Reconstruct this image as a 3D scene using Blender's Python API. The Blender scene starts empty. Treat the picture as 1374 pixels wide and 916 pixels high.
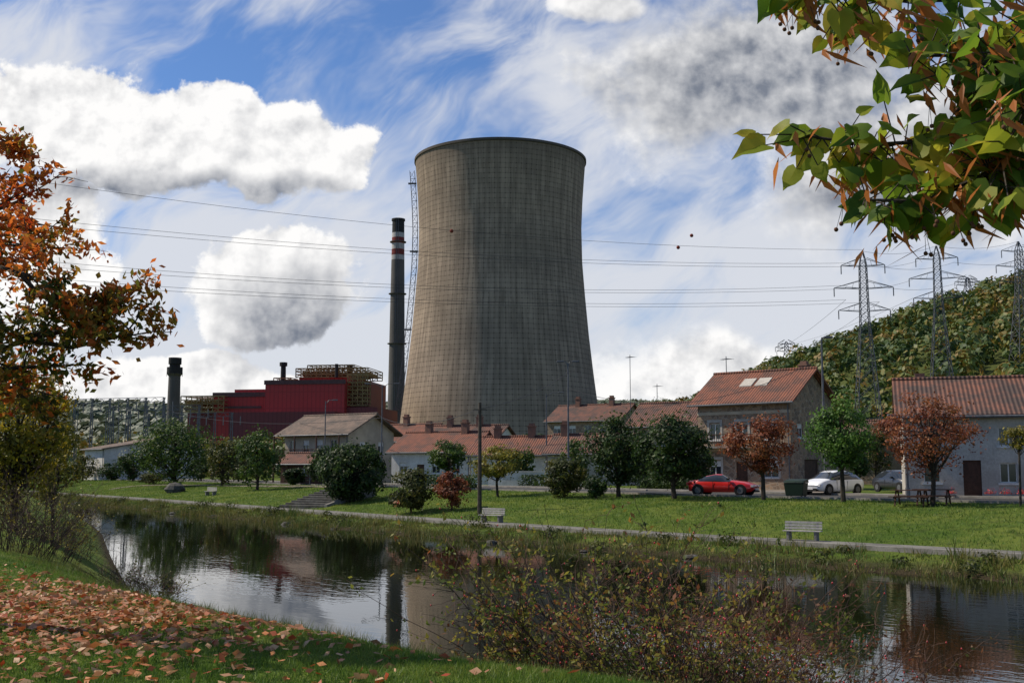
import bpy, math, random
import numpy as np
from mathutils import Vector, Matrix
random.seed(7); rng=np.random.default_rng(7)
S=bpy.context.scene
# ---------------------------------------------------------------- image coordinates (pixel column and row + estimated depth -> world metres)
F=1500.; TH=math.atan(170/1500); EYE=1.65; CT,ST=math.cos(TH),math.sin(TH); KY=1.4; KD=1.2
def W(u,v,Y):
    Y=Y*KY; a=(u-687)/F; b=(458-v)/F; k=CT-b*ST
    return Vector((a*Y/k, Y, EYE+(ST+b*CT)*Y/k))
# ---------------------------------------------------------------- mesh helpers
class MB:
    def __init__(s): s.v=[];s.f=[];s.m=[]
    def add(s,vs,fs,m=0):
        o=len(s.v); s.v+= [tuple(p) for p in vs]
        for f in fs: s.f.append([i+o for i in f]); s.m.append(m)
    def box(s,x0,x1,y0,y1,z0,z1,m=0):
        s.add([(x0,y0,z0),(x1,y0,z0),(x1,y1,z0),(x0,y1,z0),(x0,y0,z1),(x1,y0,z1),(x1,y1,z1),(x0,y1,z1)],
              [(0,3,2,1),(4,5,6,7),(0,1,5,4),(1,2,6,5),(2,3,7,6),(3,0,4,7)],m)
    def poly(s,pts,m=0): s.add(pts,[tuple(range(len(pts)))],m)
    def tube(s,p0,p1,r0,r1=None,n=6,m=0,cap=True):
        if r1 is None:r1=r0
        p0=Vector(p0);p1=Vector(p1);d=(p1-p0)
        if d.length<1e-6:return
        d.normalize(); a=d.orthogonal().normalized(); b=d.cross(a)
        vs=[]
        for p,r in((p0,r0),(p1,r1)):
            for i in range(n):
                t=2*math.pi*i/n; vs.append(p+a*(r*math.cos(t))+b*(r*math.sin(t)))
        fs=[(i,(i+1)%n,n+(i+1)%n,n+i) for i in range(n)]
        if cap: fs+= [tuple(range(n))[::-1],tuple(range(n,2*n))]
        s.add(vs,fs,m)
    def path(s,pts,r0,r1,n=5,m=0):
        k=len(pts)-1
        for i in range(k):
            s.tube(pts[i],pts[i+1],r0+(r1-r0)*i/k,r0+(r1-r0)*(i+1)/k,n,m,cap=(i==k-1))
    def ball(s,c,r,m=0,n=8,k=5,sz=1):
        c=Vector(c); vs=[];fs=[]
        for j in range(k+1):
            ph=math.pi*j/k
            for i in range(n):
                t=2*math.pi*i/n
                vs.append(c+Vector((r*math.sin(ph)*math.cos(t),r*math.sin(ph)*math.sin(t),r*sz*math.cos(ph))))
        for j in range(k):
            for i in range(n): fs.append((j*n+i,(j+1)*n+i,(j+1)*n+(i+1)%n,j*n+(i+1)%n))
        s.add(vs,fs,m)
    def obj(s,name,mats,parent=None,smooth=False,loc=None,rot=None,bevel=0):
        me=bpy.data.meshes.new(name); me.from_pydata(s.v,[],s.f); me.update()
        for m in mats: me.materials.append(m)
        if len(mats)>1: me.polygons.foreach_set('material_index',s.m)
        if smooth: me.polygons.foreach_set('use_smooth',[True]*len(me.polygons))
        o=bpy.data.objects.new(name,me); S.collection.objects.link(o)
        if parent: o.parent=parent
        if loc is not None:o.location=loc
        if rot is not None:o.rotation_euler=(0,0,rot)
        if bevel:
            b=o.modifiers.new('bevel','BEVEL'); b.width=bevel; b.segments=2; b.limit_method='ANGLE'
        return o
def empty(name,loc=(0,0,0),rot=0):
    e=bpy.data.objects.new(name,None); S.collection.objects.link(e); e.location=loc; e.rotation_euler=(0,0,rot); e.empty_display_size=.3; return e
def fast(name,V,k,mat,parent=None):
    V=np.asarray(V,dtype=np.float32).reshape(-1,3); n=len(V)//k
    me=bpy.data.meshes.new(name); me.vertices.add(len(V)); me.vertices.foreach_set('co',V.ravel())
    me.loops.add(n*k); me.loops.foreach_set('vertex_index',np.arange(n*k,dtype=np.int32))
    me.polygons.add(n); me.polygons.foreach_set('loop_start',np.arange(0,n*k,k,dtype=np.int32))
    me.update(calc_edges=True); me.materials.append(mat)
    o=bpy.data.objects.new(name,me); S.collection.objects.link(o)
    if parent:o.parent=parent
    return o
def leafquads(C,size,flat=0.0,asp=.55,var=.35,nrm=None,jit=.55):
    C=np.asarray(C,float); n=len(C)
    a=rng.normal(size=(n,3)); a[:,2]*=(1-flat)
    if nrm is not None:
        q=nrm+rng.normal(size=(n,3))*jit; q/=np.linalg.norm(q,axis=1)[:,None]+1e-9
        a=np.cross(q,a); a/=np.linalg.norm(a,axis=1)[:,None]+1e-9; b=np.cross(q,a)
    else:
        a/=np.linalg.norm(a,axis=1)[:,None]
        b=rng.normal(size=(n,3)); b[:,2]*=(1-flat); b=np.cross(a,np.cross(a,b)+1e-9*a) ; b/=np.linalg.norm(b,axis=1)[:,None]+1e-9
    s=(size*(1+rng.uniform(-var,var,n)))[:,None]
    V=np.stack([C-a*s,C+b*s*asp-a*s*.1,C+a*s,C-b*s*asp-a*s*.1],1)
    return V.reshape(-1,3)
# ---------------------------------------------------------------- materials
def nt(name):
    m=bpy.data.materials.new(name); m.use_nodes=True; t=m.node_tree; t.nodes.clear()
    o=t.nodes.new('ShaderNodeOutputMaterial'); p=t.nodes.new('ShaderNodeBsdfPrincipled'); t.links.new(p.outputs[0],o.inputs[0])
    return m,t,p,o
def N(t,ty,**kw):
    n=t.nodes.new(ty)
    for k,v in kw.items(): setattr(n,k,v)
    return n
def mth(t,op,a,b=None,c=None,clamp=False):
    n=t.nodes.new('ShaderNodeMath'); n.operation=op; n.use_clamp=clamp
    for i,x in enumerate((a,b,c)):
        if x is None: continue
        if isinstance(x,(int,float)): n.inputs[i].default_value=x
        else: t.links.new(x,n.inputs[i])
    return n.outputs[0]
def vm(t,op,a,b=None):
    n=t.nodes.new('ShaderNodeVectorMath'); n.operation=op
    for i,x in enumerate((a,b)):
        if x is None: continue
        if isinstance(x,tuple): n.inputs[i].default_value=x
        else: t.links.new(x,n.inputs[i])
    return n
def noise(t,vec,scale,detail=5,rough=.55,dist=0,col=False):
    n=t.nodes.new('ShaderNodeTexNoise'); n.inputs['Scale'].default_value=scale; n.inputs['Detail'].default_value=detail
    n.inputs['Roughness'].default_value=rough; n.inputs['Distortion'].default_value=dist
    if vec is not None: t.links.new(vec,n.inputs['Vector'])
    return n.outputs['Color' if col else 'Fac']
def mrange(t,x,a,b,c=0,d=1,smooth=True):
    n=t.nodes.new('ShaderNodeMapRange'); n.interpolation_type='SMOOTHSTEP' if smooth else 'LINEAR'
    t.links.new(x,n.inputs[0])
    for i,v in enumerate((a,b,c,d)): n.inputs[i+1].default_value=v
    return n.outputs[0]
def mix(t,f,a,b,blend='MIX'):
    n=t.nodes.new('ShaderNodeMix'); n.data_type='RGBA'; n.blend_type=blend
    if isinstance(f,(int,float)): n.inputs[0].default_value=f
    else: t.links.new(f,n.inputs[0])
    for i,x in ((6,a),(7,b)):
        if isinstance(x,tuple): n.inputs[i].default_value=x if len(x)==4 else x+(1,)
        else: t.links.new(x,n.inputs[i])
    return n.outputs[2]
def bump(t,p,h,strength,dist=.05):
    b=t.nodes.new('ShaderNodeBump'); b.inputs['Strength'].default_value=strength; b.inputs['Distance'].default_value=dist
    t.links.new(h,b.inputs['Height']); t.links.new(b.outputs[0],p.inputs['Normal'])
def mat(name,col,col2=None,scale=2,rough=.85,bmp=0.,metal=0,spec=.25,fine=30):
    m,t,p,o=nt(name); p.inputs['Roughness'].default_value=rough; p.inputs['Metallic'].default_value=metal
    p.inputs['Specular IOR Level'].default_value=spec
    tc=N(t,'ShaderNodeTexCoord').outputs['Object']
    if col2 is None: col2=tuple(c*.75 for c in col)
    f=mrange(t,noise(t,tc,scale,4,.68),.34,.66)
    c=mix(t,f,col,col2)
    f2=noise(t,tc,fine,2)
    c=mix(t,mrange(t,f2,.3,.7,0,.35),c,tuple(x*.6 for x in col2))
    t.links.new(c,p.inputs['Base Color'])
    if bmp: bump(t,p,f2,bmp,.04)
    return m
def leafmat(name,cols,trans=.4,scale=.7,dark=.55,rw=.5):
    m,t,p,o=nt(name); p.inputs['Roughness'].default_value=.55; p.inputs['Specular IOR Level'].default_value=.3
    g=N(t,'ShaderNodeNewGeometry'); tc=N(t,'ShaderNodeTexCoord')
    r=N(t,'ShaderNodeValToRGB'); e=r.color_ramp.elements
    nz=noise(t,tc.outputs['Object'],scale,1)
    f=mth(t,'ADD',mth(t,'MULTIPLY',g.outputs['Random Per Island'],rw),mth(t,'MULTIPLY',mrange(t,nz,.33,.67),1-rw))
    t.links.new(f,r.inputs[0])
    e[0].position=.1; e[0].color=cols[0]+(1,); e[1].position=.9; e[1].color=cols[-1]+(1,)
    for i,c in enumerate(cols[1:-1]): q=e.new(.1+.8*(i+1)/(len(cols)-1)); q.color=c+(1,)
    c=r.outputs[0]
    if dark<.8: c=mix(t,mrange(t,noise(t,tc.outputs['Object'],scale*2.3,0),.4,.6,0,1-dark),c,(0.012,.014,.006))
    t.links.new(c,p.inputs['Base Color'])
    tr=N(t,'ShaderNodeBsdfTranslucent'); t.links.new(c,tr.inputs[0])
    ms=N(t,'ShaderNodeMixShader'); ms.inputs[0].default_value=trans
    t.links.new(p.outputs[0],ms.inputs[1]); t.links.new(tr.outputs[0],ms.inputs[2]); t.links.new(ms.outputs[0],o.inputs[0])
    return m
M_bark=mat('bark',(.07,.055,.04),(.03,.025,.02),3,.95,.6)
M_twig=mat('twig',(.12,.07,.052),(.055,.034,.024),3,.9)
M_conc=mat('concrete',(.28,.26,.23),(.16,.15,.13),1.2,.9,.3)
M_rock=mat('river_rock',(.13,.125,.11),(.06,.055,.045),2.2,.9,.5)
M_stonepath=mat('path_stone',(.22,.21,.18),(.11,.105,.09),.9,.9,.4,fine=6)
M_asph=mat('asphalt',(.06,.058,.056),(.04,.04,.04),.7,.9,.2)
M_gravel=mat('yard_gravel',(.26,.21,.16),(.17,.14,.11),.3,.95,.3)
M_white=mat('white_render',(.72,.69,.64),(.50,.47,.42),.5,.9,.1,fine=9)
M_greyw=mat('grey_render',(.50,.46,.40),(.33,.30,.26),.5,.9,.1,fine=9)
M_cream=mat('cream_render',(.50,.42,.31),(.36,.30,.23),.5,.9,.1)
M_frame=mat('window_frame',(.7,.68,.64),None,3,.5)
M_bench=mat('bench_slat',(.50,.47,.42),(.3,.28,.25),3,.8)
M_wood=mat('dark_wood',(.09,.04,.025),(.05,.025,.015),4,.7)
M_pole=mat('weathered_pole',(.10,.08,.06),(.05,.04,.03),4,.9)
M_steel=mat('galvanised_steel',(.16,.165,.17),(.10,.10,.11),3,.55,metal=.3)
M_wire=mat('cable',(.05,.05,.055),None,1,.6)
M_red=mat('red_paint',(.45,.02,.02),(.4,.018,.018),1,.3,spec=.6)
M_rub=mat('rubber',(.02,.02,.02),None,5,.8)
M_yst=mat('yellow_steel',(.34,.24,.09),(.19,.125,.055),.5,.7)
def glassm():
    m,t,p,o=nt('window_glass'); p.inputs['Base Color'].default_value=(.02,.025,.03,1); p.inputs['Roughness'].default_value=.08; p.inputs['Specular IOR Level'].default_value=.7
    return m
M_glass=glassm()
def paint(name,c):
    m,t,p,o=nt(name); p.inputs['Base Color'].default_value=c+(1,); p.inputs['Roughness'].default_value=.3; p.inputs['Coat Weight'].default_value=.6; p.inputs['Coat Roughness'].default_value=.08
    return m
def rooft(name,c1,c2,c3):
    m,t,p,o=nt(name); tc=N(t,'ShaderNodeTexCoord').outputs['Object']
    w=N(t,'ShaderNodeTexWave'); w.wave_type='BANDS'; w.bands_direction='X'; w.inputs['Scale'].default_value=1.25; w.inputs['Distortion'].default_value=.3; t.links.new(tc,w.inputs['Vector'])
    mp=N(t,'ShaderNodeMapping'); mp.inputs['Scale'].default_value=(4.,2.6,.01); t.links.new(tc,mp.inputs[0])
    vo=N(t,'ShaderNodeTexVoronoi'); vo.inputs['Scale'].default_value=1.; t.links.new(mp.outputs[0],vo.inputs['Vector'])
    sp=N(t,'ShaderNodeSeparateColor'); t.links.new(vo.outputs['Color'],sp.inputs[0])
    c=mix(t,sp.outputs[0],c1,c2); c=mix(t,mrange(t,noise(t,tc,.6,4,.7),.4,.65),c,c3)
    c=mix(t,mth(t,'MULTIPLY',mrange(t,w.outputs['Fac'],0,.4,1,0),.6),c,(.03,.02,.015))
    t.links.new(c,p.inputs['Base Color']); p.inputs['Roughness'].default_value=.9
    bump(t,p,w.outputs['Fac'],.8,.06); return m
M_roof=rooft('clay_roof_tiles',(.25,.085,.045),(.18,.065,.038),(.10,.05,.036))
M_roof2=rooft('old_roof_tiles',(.20,.08,.048),(.14,.062,.042),(.075,.047,.037))
M_roofg=rooft('brown_roof_tiles',(.23,.16,.115),(.17,.12,.09),(.11,.085,.065))
def stonem():
    m,t,p,o=nt('rubble_stone'); tc=N(t,'ShaderNodeTexCoord').outputs['Object']
    vo=N(t,'ShaderNodeTexVoronoi'); vo.inputs['Scale'].default_value=2.6; t.links.new(tc,vo.inputs['Vector'])
    ve=N(t,'ShaderNodeTexVoronoi'); ve.feature='DISTANCE_TO_EDGE'; ve.inputs['Scale'].default_value=2.6; t.links.new(tc,ve.inputs['Vector'])
    sp=N(t,'ShaderNodeSeparateColor'); t.links.new(vo.outputs['Color'],sp.inputs[0])
    c=mix(t,sp.outputs[0],(.30,.20,.125),(.14,.10,.072)); c=mix(t,mrange(t,ve.outputs['Distance'],0,.06,1,0),c,(.32,.265,.20))
    t.links.new(c,p.inputs['Base Color']); p.inputs['Roughness'].default_value=.95; bump(t,p,ve.outputs['Distance'],.6,.05); return m
M_stone=stonem()
def grassm():
    m,t,p,o=nt('grass_ground'); tc=N(t,'ShaderNodeTexCoord').outputs['Object']
    c=mix(t,mrange(t,noise(t,tc,.22,5,.72),.36,.64),(.06,.105,.014),(.13,.16,.028))
    c=mix(t,mrange(t,noise(t,tc,1.7,4,.7),.45,.7,0,.8),c,(.035,.055,.012))
    sx=N(t,'ShaderNodeSeparateXYZ'); t.links.new(tc,sx.inputs[0])
    c=mix(t,mrange(t,sx.outputs[2],-1.35,-1.65),c,(.045,.035,.018))
    c=mix(t,mrange(t,sx.outputs[2],3,10),c,(.07,.085,.024))
    t.links.new(c,p.inputs['Base Color']); p.inputs['Roughness'].default_value=1; p.inputs['Specular IOR Level'].default_value=.1
    bump(t,p,noise(t,tc,12,2,.7),.9,.12); return m
M_grass=grassm()
L_green=leafmat('leaves_green',[(.035,.075,.013),(.07,.125,.022),(.13,.18,.03)])
L_bright=leafmat('leaves_bright_green',[(.05,.12,.02),(.09,.19,.028),(.16,.28,.045)])
L_dark=leafmat('leaves_dark_green',[(.018,.04,.009),(.036,.072,.016),(.075,.12,.024)])
L_olive=leafmat('leaves_olive',[(.04,.055,.013),(.08,.095,.02),(.15,.14,.028)])
L_yg=leafmat('leaves_yellow_green',[(.10,.13,.02),(.24,.22,.03),(.38,.29,.04)])
L_rust=leafmat('leaves_rust',[(.14,.035,.02),(.29,.085,.035),(.38,.16,.055)])
L_autumn=leafmat('leaves_autumn_tree',[(.12,.13,.02),(.38,.22,.03),(.52,.12,.02),(.60,.19,.03),(.45,.06,.015)],.6,.9,1)
L_autgreen=leafmat('leaves_autumn_green',[(.03,.05,.01),(.08,.10,.015),(.20,.18,.02),(.42,.20,.03)],.5,.9,.75)
L_yellow=leafmat('leaves_yellow',[(.14,.14,.015),(.32,.26,.02),(.46,.32,.02)],.5)
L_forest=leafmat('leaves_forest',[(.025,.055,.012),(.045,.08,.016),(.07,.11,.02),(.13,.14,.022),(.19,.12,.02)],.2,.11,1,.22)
L_ridge_haze=leafmat('leaves_ridge_haze',[(.06,.085,.05),(.075,.10,.058),(.10,.11,.06)],.2,.006,1,.3)  # distance haze painted into the leaf colours: paler, bluish, low contrast
L_fallen=leafmat('fallen_leaf',[(.36,.07,.02),(.54,.22,.07),(.26,.10,.04),(.56,.34,.18),(.36,.06,.018)],.2,1.5,1)
L_linden=leafmat('linden_leaf',[(.06,.13,.012),(.15,.24,.02),(.32,.36,.03),(.52,.40,.04)],.6,3,1)
L_bract=leafmat('linden_bract',[(.36,.12,.03),(.55,.20,.06)],.45,3,1)
L_grass=leafmat('grass_blade',[(.06,.12,.014),(.11,.19,.024),(.20,.23,.04)],.4,.5,1)
L_reed=leafmat('reed_blade',[(.05,.085,.015),(.10,.135,.025),(.21,.17,.05),(.08,.105,.02)],.3,.5,1)
L_flower=leafmat('flowers',[(.5,.02,.03),(.6,.08,.1),(.08,.12,.02)],.2,5,1)
# ---------------------------------------------------------------- terrain
def chaikin(P,it=2):
    P=[np.array(p,float)*np.array([1,KY]) for p in P]
    for _ in range(it):
        Q=[P[0]]
        for a,b in zip(P[:-1],P[1:]): Q+=[.75*a+.25*b,.25*a+.75*b]
        Q.append(P[-1]); P=Q
    return np.array(P)
LF=chaikin([(250,-151.4),(60.6,-7.1),(30,16.2),(16.5,26.5),(1.8,37.7),(-18,57.5),(-39,79),(-80,118),(-180,190),(-600,420)])
LN=chaikin([(200,-100),(60,-24),(12,1.4),(1.8,6.5),(-1.4,8.2),(-9.4,15.1),(-15,24),(-29,50),(-48,74),(-90,106),(-180,165),(-600,395)])
def sd(L,x,y):
    best=np.full(x.shape,1e9); sg=np.zeros(x.shape)
    for a,b in zip(L[:-1],L[1:]):
        d=b-a; l2=d@d; t=np.clip(((x-a[0])*d[0]+(y-a[1])*d[1])/l2,0,1)
        ex=x-(a[0]+t*d[0]); ey=y-(a[1]+t*d[1]); q=np.hypot(ex,ey); c=d[0]*(y-a[1])-d[1]*(x-a[0])
        m=q<best; best=np.where(m,q,best); sg=np.where(m,np.sign(c),sg)
    return best*sg/KD
def wav(x,y,s):
    return (np.sin(x*s+1.3*np.sin(y*s*.7))+np.sin(y*s*1.31+1.7*np.sin(x*s*.53+2))+.5*np.sin((x+y)*s*2.3+1)+.35*np.sin((x-1.7*y)*s*4.1))/2.85
def terr(x,y):
    x=np.asarray(x,float);y=np.asarray(y,float); yn=y/KY
    dF=-sd(LF,x,y); dN=sd(LN,x,y)
    zn=np.interp(dN,[-6,-3.2,-.9,.5,3,30],[-3,-2.1,-.45,-.03,.03,0.])+np.where(dN>-1,.03*wav(x,y,2.1),0)
    zf=np.interp(dF,[-7,-4.5,-3.2,-1.4,-.2,1.9,2.3,7,12.4,12.8],[-3,-2.5,-1.78,-1.38,-1.26,-1.26,-1.17,-.45,-.02,0])
    rough=np.where((dF<-.6)&(dF>-5),.1*wav(x,y,1.7),0)+np.where((dF>3)&(dF<12),.05*wav(x,y,.9),0)
    z=np.maximum(zn,zf+rough)
    far=np.clip((yn-120)/270,0,1); far=far*far*(3-2*far)
    H=np.interp(x,[-200,0,50,93,131,158,196,226,262,350,500,900],[0,6,20,27,48,58,73,84,92,106,118,104])
    hz=H*far*(1+.06*wav(x,y,.02))*np.interp(yn,[0,400,600,1000],[1,1,.9,.3])
    dr=np.interp(yn,[500,1500,2600],[0,1,1.1]); dr=dr*dr*(3-2*np.clip(dr,0,1))
    hz2=(112+16*wav(x,y,.0032)+5*wav(x,y,.012))*dr
    return np.where(yn>120,z+np.maximum(hz,hz2),z)
def zt(x,y): return float(terr(np.array([x]),np.array([y]))[0])
def axis(lo,a,b,hi,st,g=1.09):
    c=list(np.arange(a,b+.01,st)); s=st
    while c[-1]<hi: s*=g; c.append(c[-1]+s)
    s=st
    while c[0]>lo: s*=g; c.insert(0,c[0]-s)
    return np.array(c)
ax=axis(-5500,-46,34,5500,.42,1.08); ay=axis(-400,4,125,6500,.5,1.08)
GX,GY=np.meshgrid(ax,ay); GZ=terr(GX.ravel(),GY.ravel())
V=np.stack([GX.ravel(),GY.ravel(),GZ],1); nx,ny=len(ax),len(ay)
I=(np.arange(ny-1)[:,None]*nx+np.arange(nx-1)[None,:]).ravel()
Q=np.stack([I,I+1,I+nx+1,I+nx],1).astype(np.int32)
me=bpy.data.meshes.new('ground'); me.vertices.add(len(V)); me.vertices.foreach_set('co',V.astype(np.float32).ravel())
me.loops.add(Q.size); me.loops.foreach_set('vertex_index',Q.ravel()); me.polygons.add(len(Q)); me.polygons.foreach_set('loop_start',np.arange(0,Q.size,4,dtype=np.int32))
me.update(calc_edges=True); me.polygons.foreach_set('use_smooth',[True]*len(Q)); me.materials.append(M_grass)
S.collection.objects.link(bpy.data.objects.new('ground',me))
def waterm():
    m,t,p,o=nt('river_water'); p.inputs['Base Color'].default_value=(.008,.009,.004,1); p.inputs['Roughness'].default_value=.01; p.inputs['IOR'].default_value=1.33
    p.inputs['Specular IOR Level'].default_value=.5
    tc=N(t,'ShaderNodeTexCoord').outputs['Object']; mp=N(t,'ShaderNodeMapping'); mp.inputs['Rotation'].default_value=(0,0,.8); t.links.new(tc,mp.inputs[0])
    m2=N(t,'ShaderNodeMapping'); m2.inputs['Scale'].default_value=(.6,1.5,1); t.links.new(mp.outputs[0],m2.inputs[0])
    h=mth(t,'MULTIPLY',noise(t,m2.outputs[0],1.8,3,.6),mrange(t,noise(t,tc,.12,1),.38,.62,.25,1.))
    bump(t,p,h,.06,.10); return m
b=MB(); b.poly([(-700,-250,-1.7),(300,-250,-1.7),(300,170,-1.7),(-150,620,-1.7),(-700,620,-1.7)]); b.obj('river_water',[waterm()])
def ribbon(name,L,d0,d1,z0,z1,m,ymax=210,ext=0):
    T=np.gradient(L,axis=0); T/=np.linalg.norm(T,axis=1)[:,None]; R=np.stack([T[:,1],-T[:,0]],1)
    b=MB(); pr=None
    for i in range(len(L)):
        if L[i][1]>ymax or L[i][1]<-80: pr=None; continue
        a=L[i]+R[i]*d0*KD; c=L[i]+R[i]*(d1*KD+ext)
        cur=[(a[0],a[1],z0),(a[0],a[1],z1),(c[0],c[1],z1),(c[0],c[1],z0)]
        if pr: b.add(pr+cur,[(0,4,5,1),(1,5,6,2),(2,6,7,3)])
        pr=cur
    return b.obj(name,[m])
def dens(L,st=1.5):
    out=[L[0]]
    for a,c in zip(L[:-1],L[1:]):
        n=max(1,int(np.linalg.norm(c-a)/st)); out+=[a+(c-a)*k/n for k in range(1,n+1)]
    return np.array(out)
LD=dens(LF,2.)
ribbon('riverside_path',LD,0,1.9,-1.6,-1.19,M_stonepath)
ribbon('path_kerb',LD,-.26,-.005,-1.75,-1.10,M_conc)
ribbon('street_road',LD,13.5,19.8,-.2,.012,M_asph,ymax=165)
ribbon('street_kerb',LD,13.35,13.498,-.2,.12,M_conc,ymax=165)
ribbon('pavement',LD,19.802,21.2,-.2,.13,M_conc,ymax=165)
b=MB(); z=.016
b.poly([(11,62*KY,z),(20,52.5*KY,z),(26,60*KY,z),(20,75*KY,z)]) ; b.obj('side_yard',[M_gravel])
def on(u,d,lo=25,hi=290):
    k=(u-687)/F/1.008
    for _ in range(40):
        m=(lo+hi)/2
        if -float(sd(LF,np.array([k*m]),np.array([m]))[0])<d: lo=m
        else: hi=m
    return k*lo,lo,zt(k*lo,lo)
b=MB(); pts=[on(150,5),on(190,8),on(250,9.5),on(330,10.5),on(400,11.5),on(480,12.)]
for p,q in zip(pts[:-1],pts[1:]):
    n=8
    for i in range(n):
        a=Vector(p).lerp(Vector(q),i/n); c=Vector(p).lerp(Vector(q),(i+1)/n)
        aa=[(a.x,a.y-1.2),(c.x,c.y-1.2),(c.x,c.y+1.2),(a.x,a.y+1.2)]
        b.poly([(x,y,zt(x,y)+.05) for x,y in aa])
b.obj('footpath',[M_gravel])
x,y,_=on(405,2.0); e=empty('stone_steps',(x,y,-1.2),-math.radians(28)); b=MB()
for i in range(9): b.box(-2.,2.,i*.66,i*.66+.70,-.5,.14*(i+1)+.10)
b.obj('treads',[M_rock],e,bevel=.02); b=MB(); b.add([(2.02,0,-.4),(2.25,0,-.4),(2.25,5.9,.8),(2.02,5.9,.8),(2.02,0,.3),(2.25,0,.3),(2.25,5.9,1.5),(2.02,5.9,1.5)],[(0,3,2,1),(4,5,6,7),(0,1,5,4),(1,2,6,5),(2,3,7,6),(3,0,4,7)]); b.obj('side_wall',[M_conc],e)
# ---------------------------------------------------------------- cooling tower
TC=W(671,575,250); TX,TY=TC.x,TC.y
prof=[(0,33.6),(6,32.6),(13.8,31.4),(22,30.4),(31.4,29.2),(43,27.9),(55.4,26.8),(66,26.0),(77,25.8),(86,26.2),(94,26.8),(99,27.2)]
HT=99.
def tr_(z): return float(np.interp(z,[p[0] for p in prof],[p[1] for p in prof]))
def towerm():
    m,t,p,o=nt('tower_concrete'); tc=N(t,'ShaderNodeTexCoord').outputs['Object']; s=N(t,'ShaderNodeSeparateXYZ'); t.links.new(tc,s.inputs[0])
    an=mth(t,'DIVIDE',mth(t,'ARCTAN2',s.outputs[1],s.outputs[0]),2*math.pi)
    NA=104.; ZS=1.5
    aa=mth(t,'FRACT',mth(t,'MULTIPLY',an,NA)); zz=mth(t,'FRACT',mth(t,'DIVIDE',s.outputs[2],ZS))
    la=mth(t,'LESS_THAN',aa,.2); lz=mth(t,'LESS_THAN',zz,.2)
    cb=N(t,'ShaderNodeCombineXYZ'); t.links.new(mth(t,'MULTIPLY',an,60.),cb.inputs[0]); t.links.new(mth(t,'MULTIPLY',s.outputs[2],.03),cb.inputs[1])
    st=noise(t,cb.outputs[0],1.7,5,.72)
    cell=N(t,'ShaderNodeTexWhiteNoise'); cell.noise_dimensions='2D'; c2=N(t,'ShaderNodeCombineXYZ')
    t.links.new(mth(t,'FLOOR',mth(t,'MULTIPLY',an,NA)),c2.inputs[0]); t.links.new(mth(t,'FLOOR',mth(t,'DIVIDE',s.outputs[2],ZS)),c2.inputs[1]); t.links.new(c2.outputs[0],cell.inputs['Vector'])
    row=N(t,'ShaderNodeTexWhiteNoise'); row.noise_dimensions='1D'; t.links.new(mth(t,'FLOOR',mth(t,'DIVIDE',s.outputs[2],ZS)),row.inputs['W'])
    c=mix(t,mrange(t,st,.36,.66),(.38,.30,.22),(.21,.165,.122))
    c=mix(t,mrange(t,noise(t,tc,.05,4,.6),.4,.7,0,.6),c,(.18,.145,.112))
    c=mix(t,mth(t,'MULTIPLY',cell.outputs['Value'],.18),c,(.10,.08,.06))
    c=mix(t,mth(t,'MULTIPLY',row.outputs['Value'],.16),c,(.36,.30,.22))
    c=mix(t,mth(t,'MULTIPLY',mth(t,'MAXIMUM',mth(t,'MULTIPLY',la,.8),lz),.22),c,(.04,.03,.025))
    c=mix(t,mth(t,'MULTIPLY',mth(t,'MULTIPLY',la,lz),.6),c,(.02,.015,.012))
    c=mix(t,mrange(t,s.outputs[2],90,99,0,.45),c,(.09,.075,.06))
    t.links.new(c,p.inputs['Base Color']); p.inputs['Roughness'].default_value=.95; p.inputs['Specular IOR Level'].default_value=.1
    return m
e=empty('cooling_tower',(TX,TY,0)); n=176; b=MB(); zs=list(np.linspace(7,HT,60)); vs=[]
for z in zs:
    r=tr_(z)
    for i in range(n): t=2*math.pi*i/n; vs.append((r*math.cos(t),r*math.sin(t),z))
fs=[(j*n+i,j*n+(i+1)%n,(j+1)*n+(i+1)%n,(j+1)*n+i) for j in range(len(zs)-1) for i in range(n)]
b.add(vs,fs); b.obj('shell',[towerm()],e,True)
b=MB(); vs=[]
for r,z in ((27.15,HT-.7),(27.5,HT-.6),(27.5,HT+.2),(26.4,HT+.2),(25.2,85),(24.9,72)):
    for i in range(n): t=2*math.pi*i/n; vs.append((r*math.cos(t),r*math.sin(t),z))
b.add(vs,[(j*n+i,j*n+(i+1)%n,(j+1)*n+(i+1)%n,(j+1)*n+i) for j in range(5) for i in range(n)])
b.obj('rim',[mat('rim_concrete',(.10,.085,.07),None,.1)],e)
b=MB()
for i in range(44):
    a0=2*math.pi*i/44; a1=2*math.pi*(i+1)/44
    for s0,s1 in((a0,a1),(a1,a0)): b.tube((33.9*math.cos(s0),33.9*math.sin(s0),-.5),(32.4*math.cos(s1),32.4*math.sin(s1),7.2),.45,.45,5)
b.obj('support_legs',[M_conc],e)
b=MB(); a=math.radians(181)
def lp(z,o,w): 
    r=tr_(z)+o; return Vector((r*math.cos(a)-w*math.sin(a),r*math.sin(a)+w*math.cos(a),z))
zz=np.arange(0,98,2.4)
for z0,z1 in zip(zz[:-1],zz[1:]):
    for o,w in((.5,-.9),(.5,.9),(2.0,-.9),(2.0,.9)): b.tube(lp(z0,o,w),lp(z1,o,w),.08,n=4)
    b.tube(lp(z0,.5,-.9),lp(z1,2.0,-.9),.06,n=4); b.tube(lp(z0,2.0,.9),lp(z1,.5,.9),.06,n=4)
    b.tube(lp(z0,.3,0),lp(z0,2.0,0),.09,n=4); b.tube(lp(z0,2.0,-.9),lp(z0,2.0,.9),.07,n=4)
for z in (20,45,70,92): b.tube(lp(z,.2,0),lp(z,2.8,0),.35,n=4)
b.obj('ladder_cage',[M_steel],e)
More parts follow.
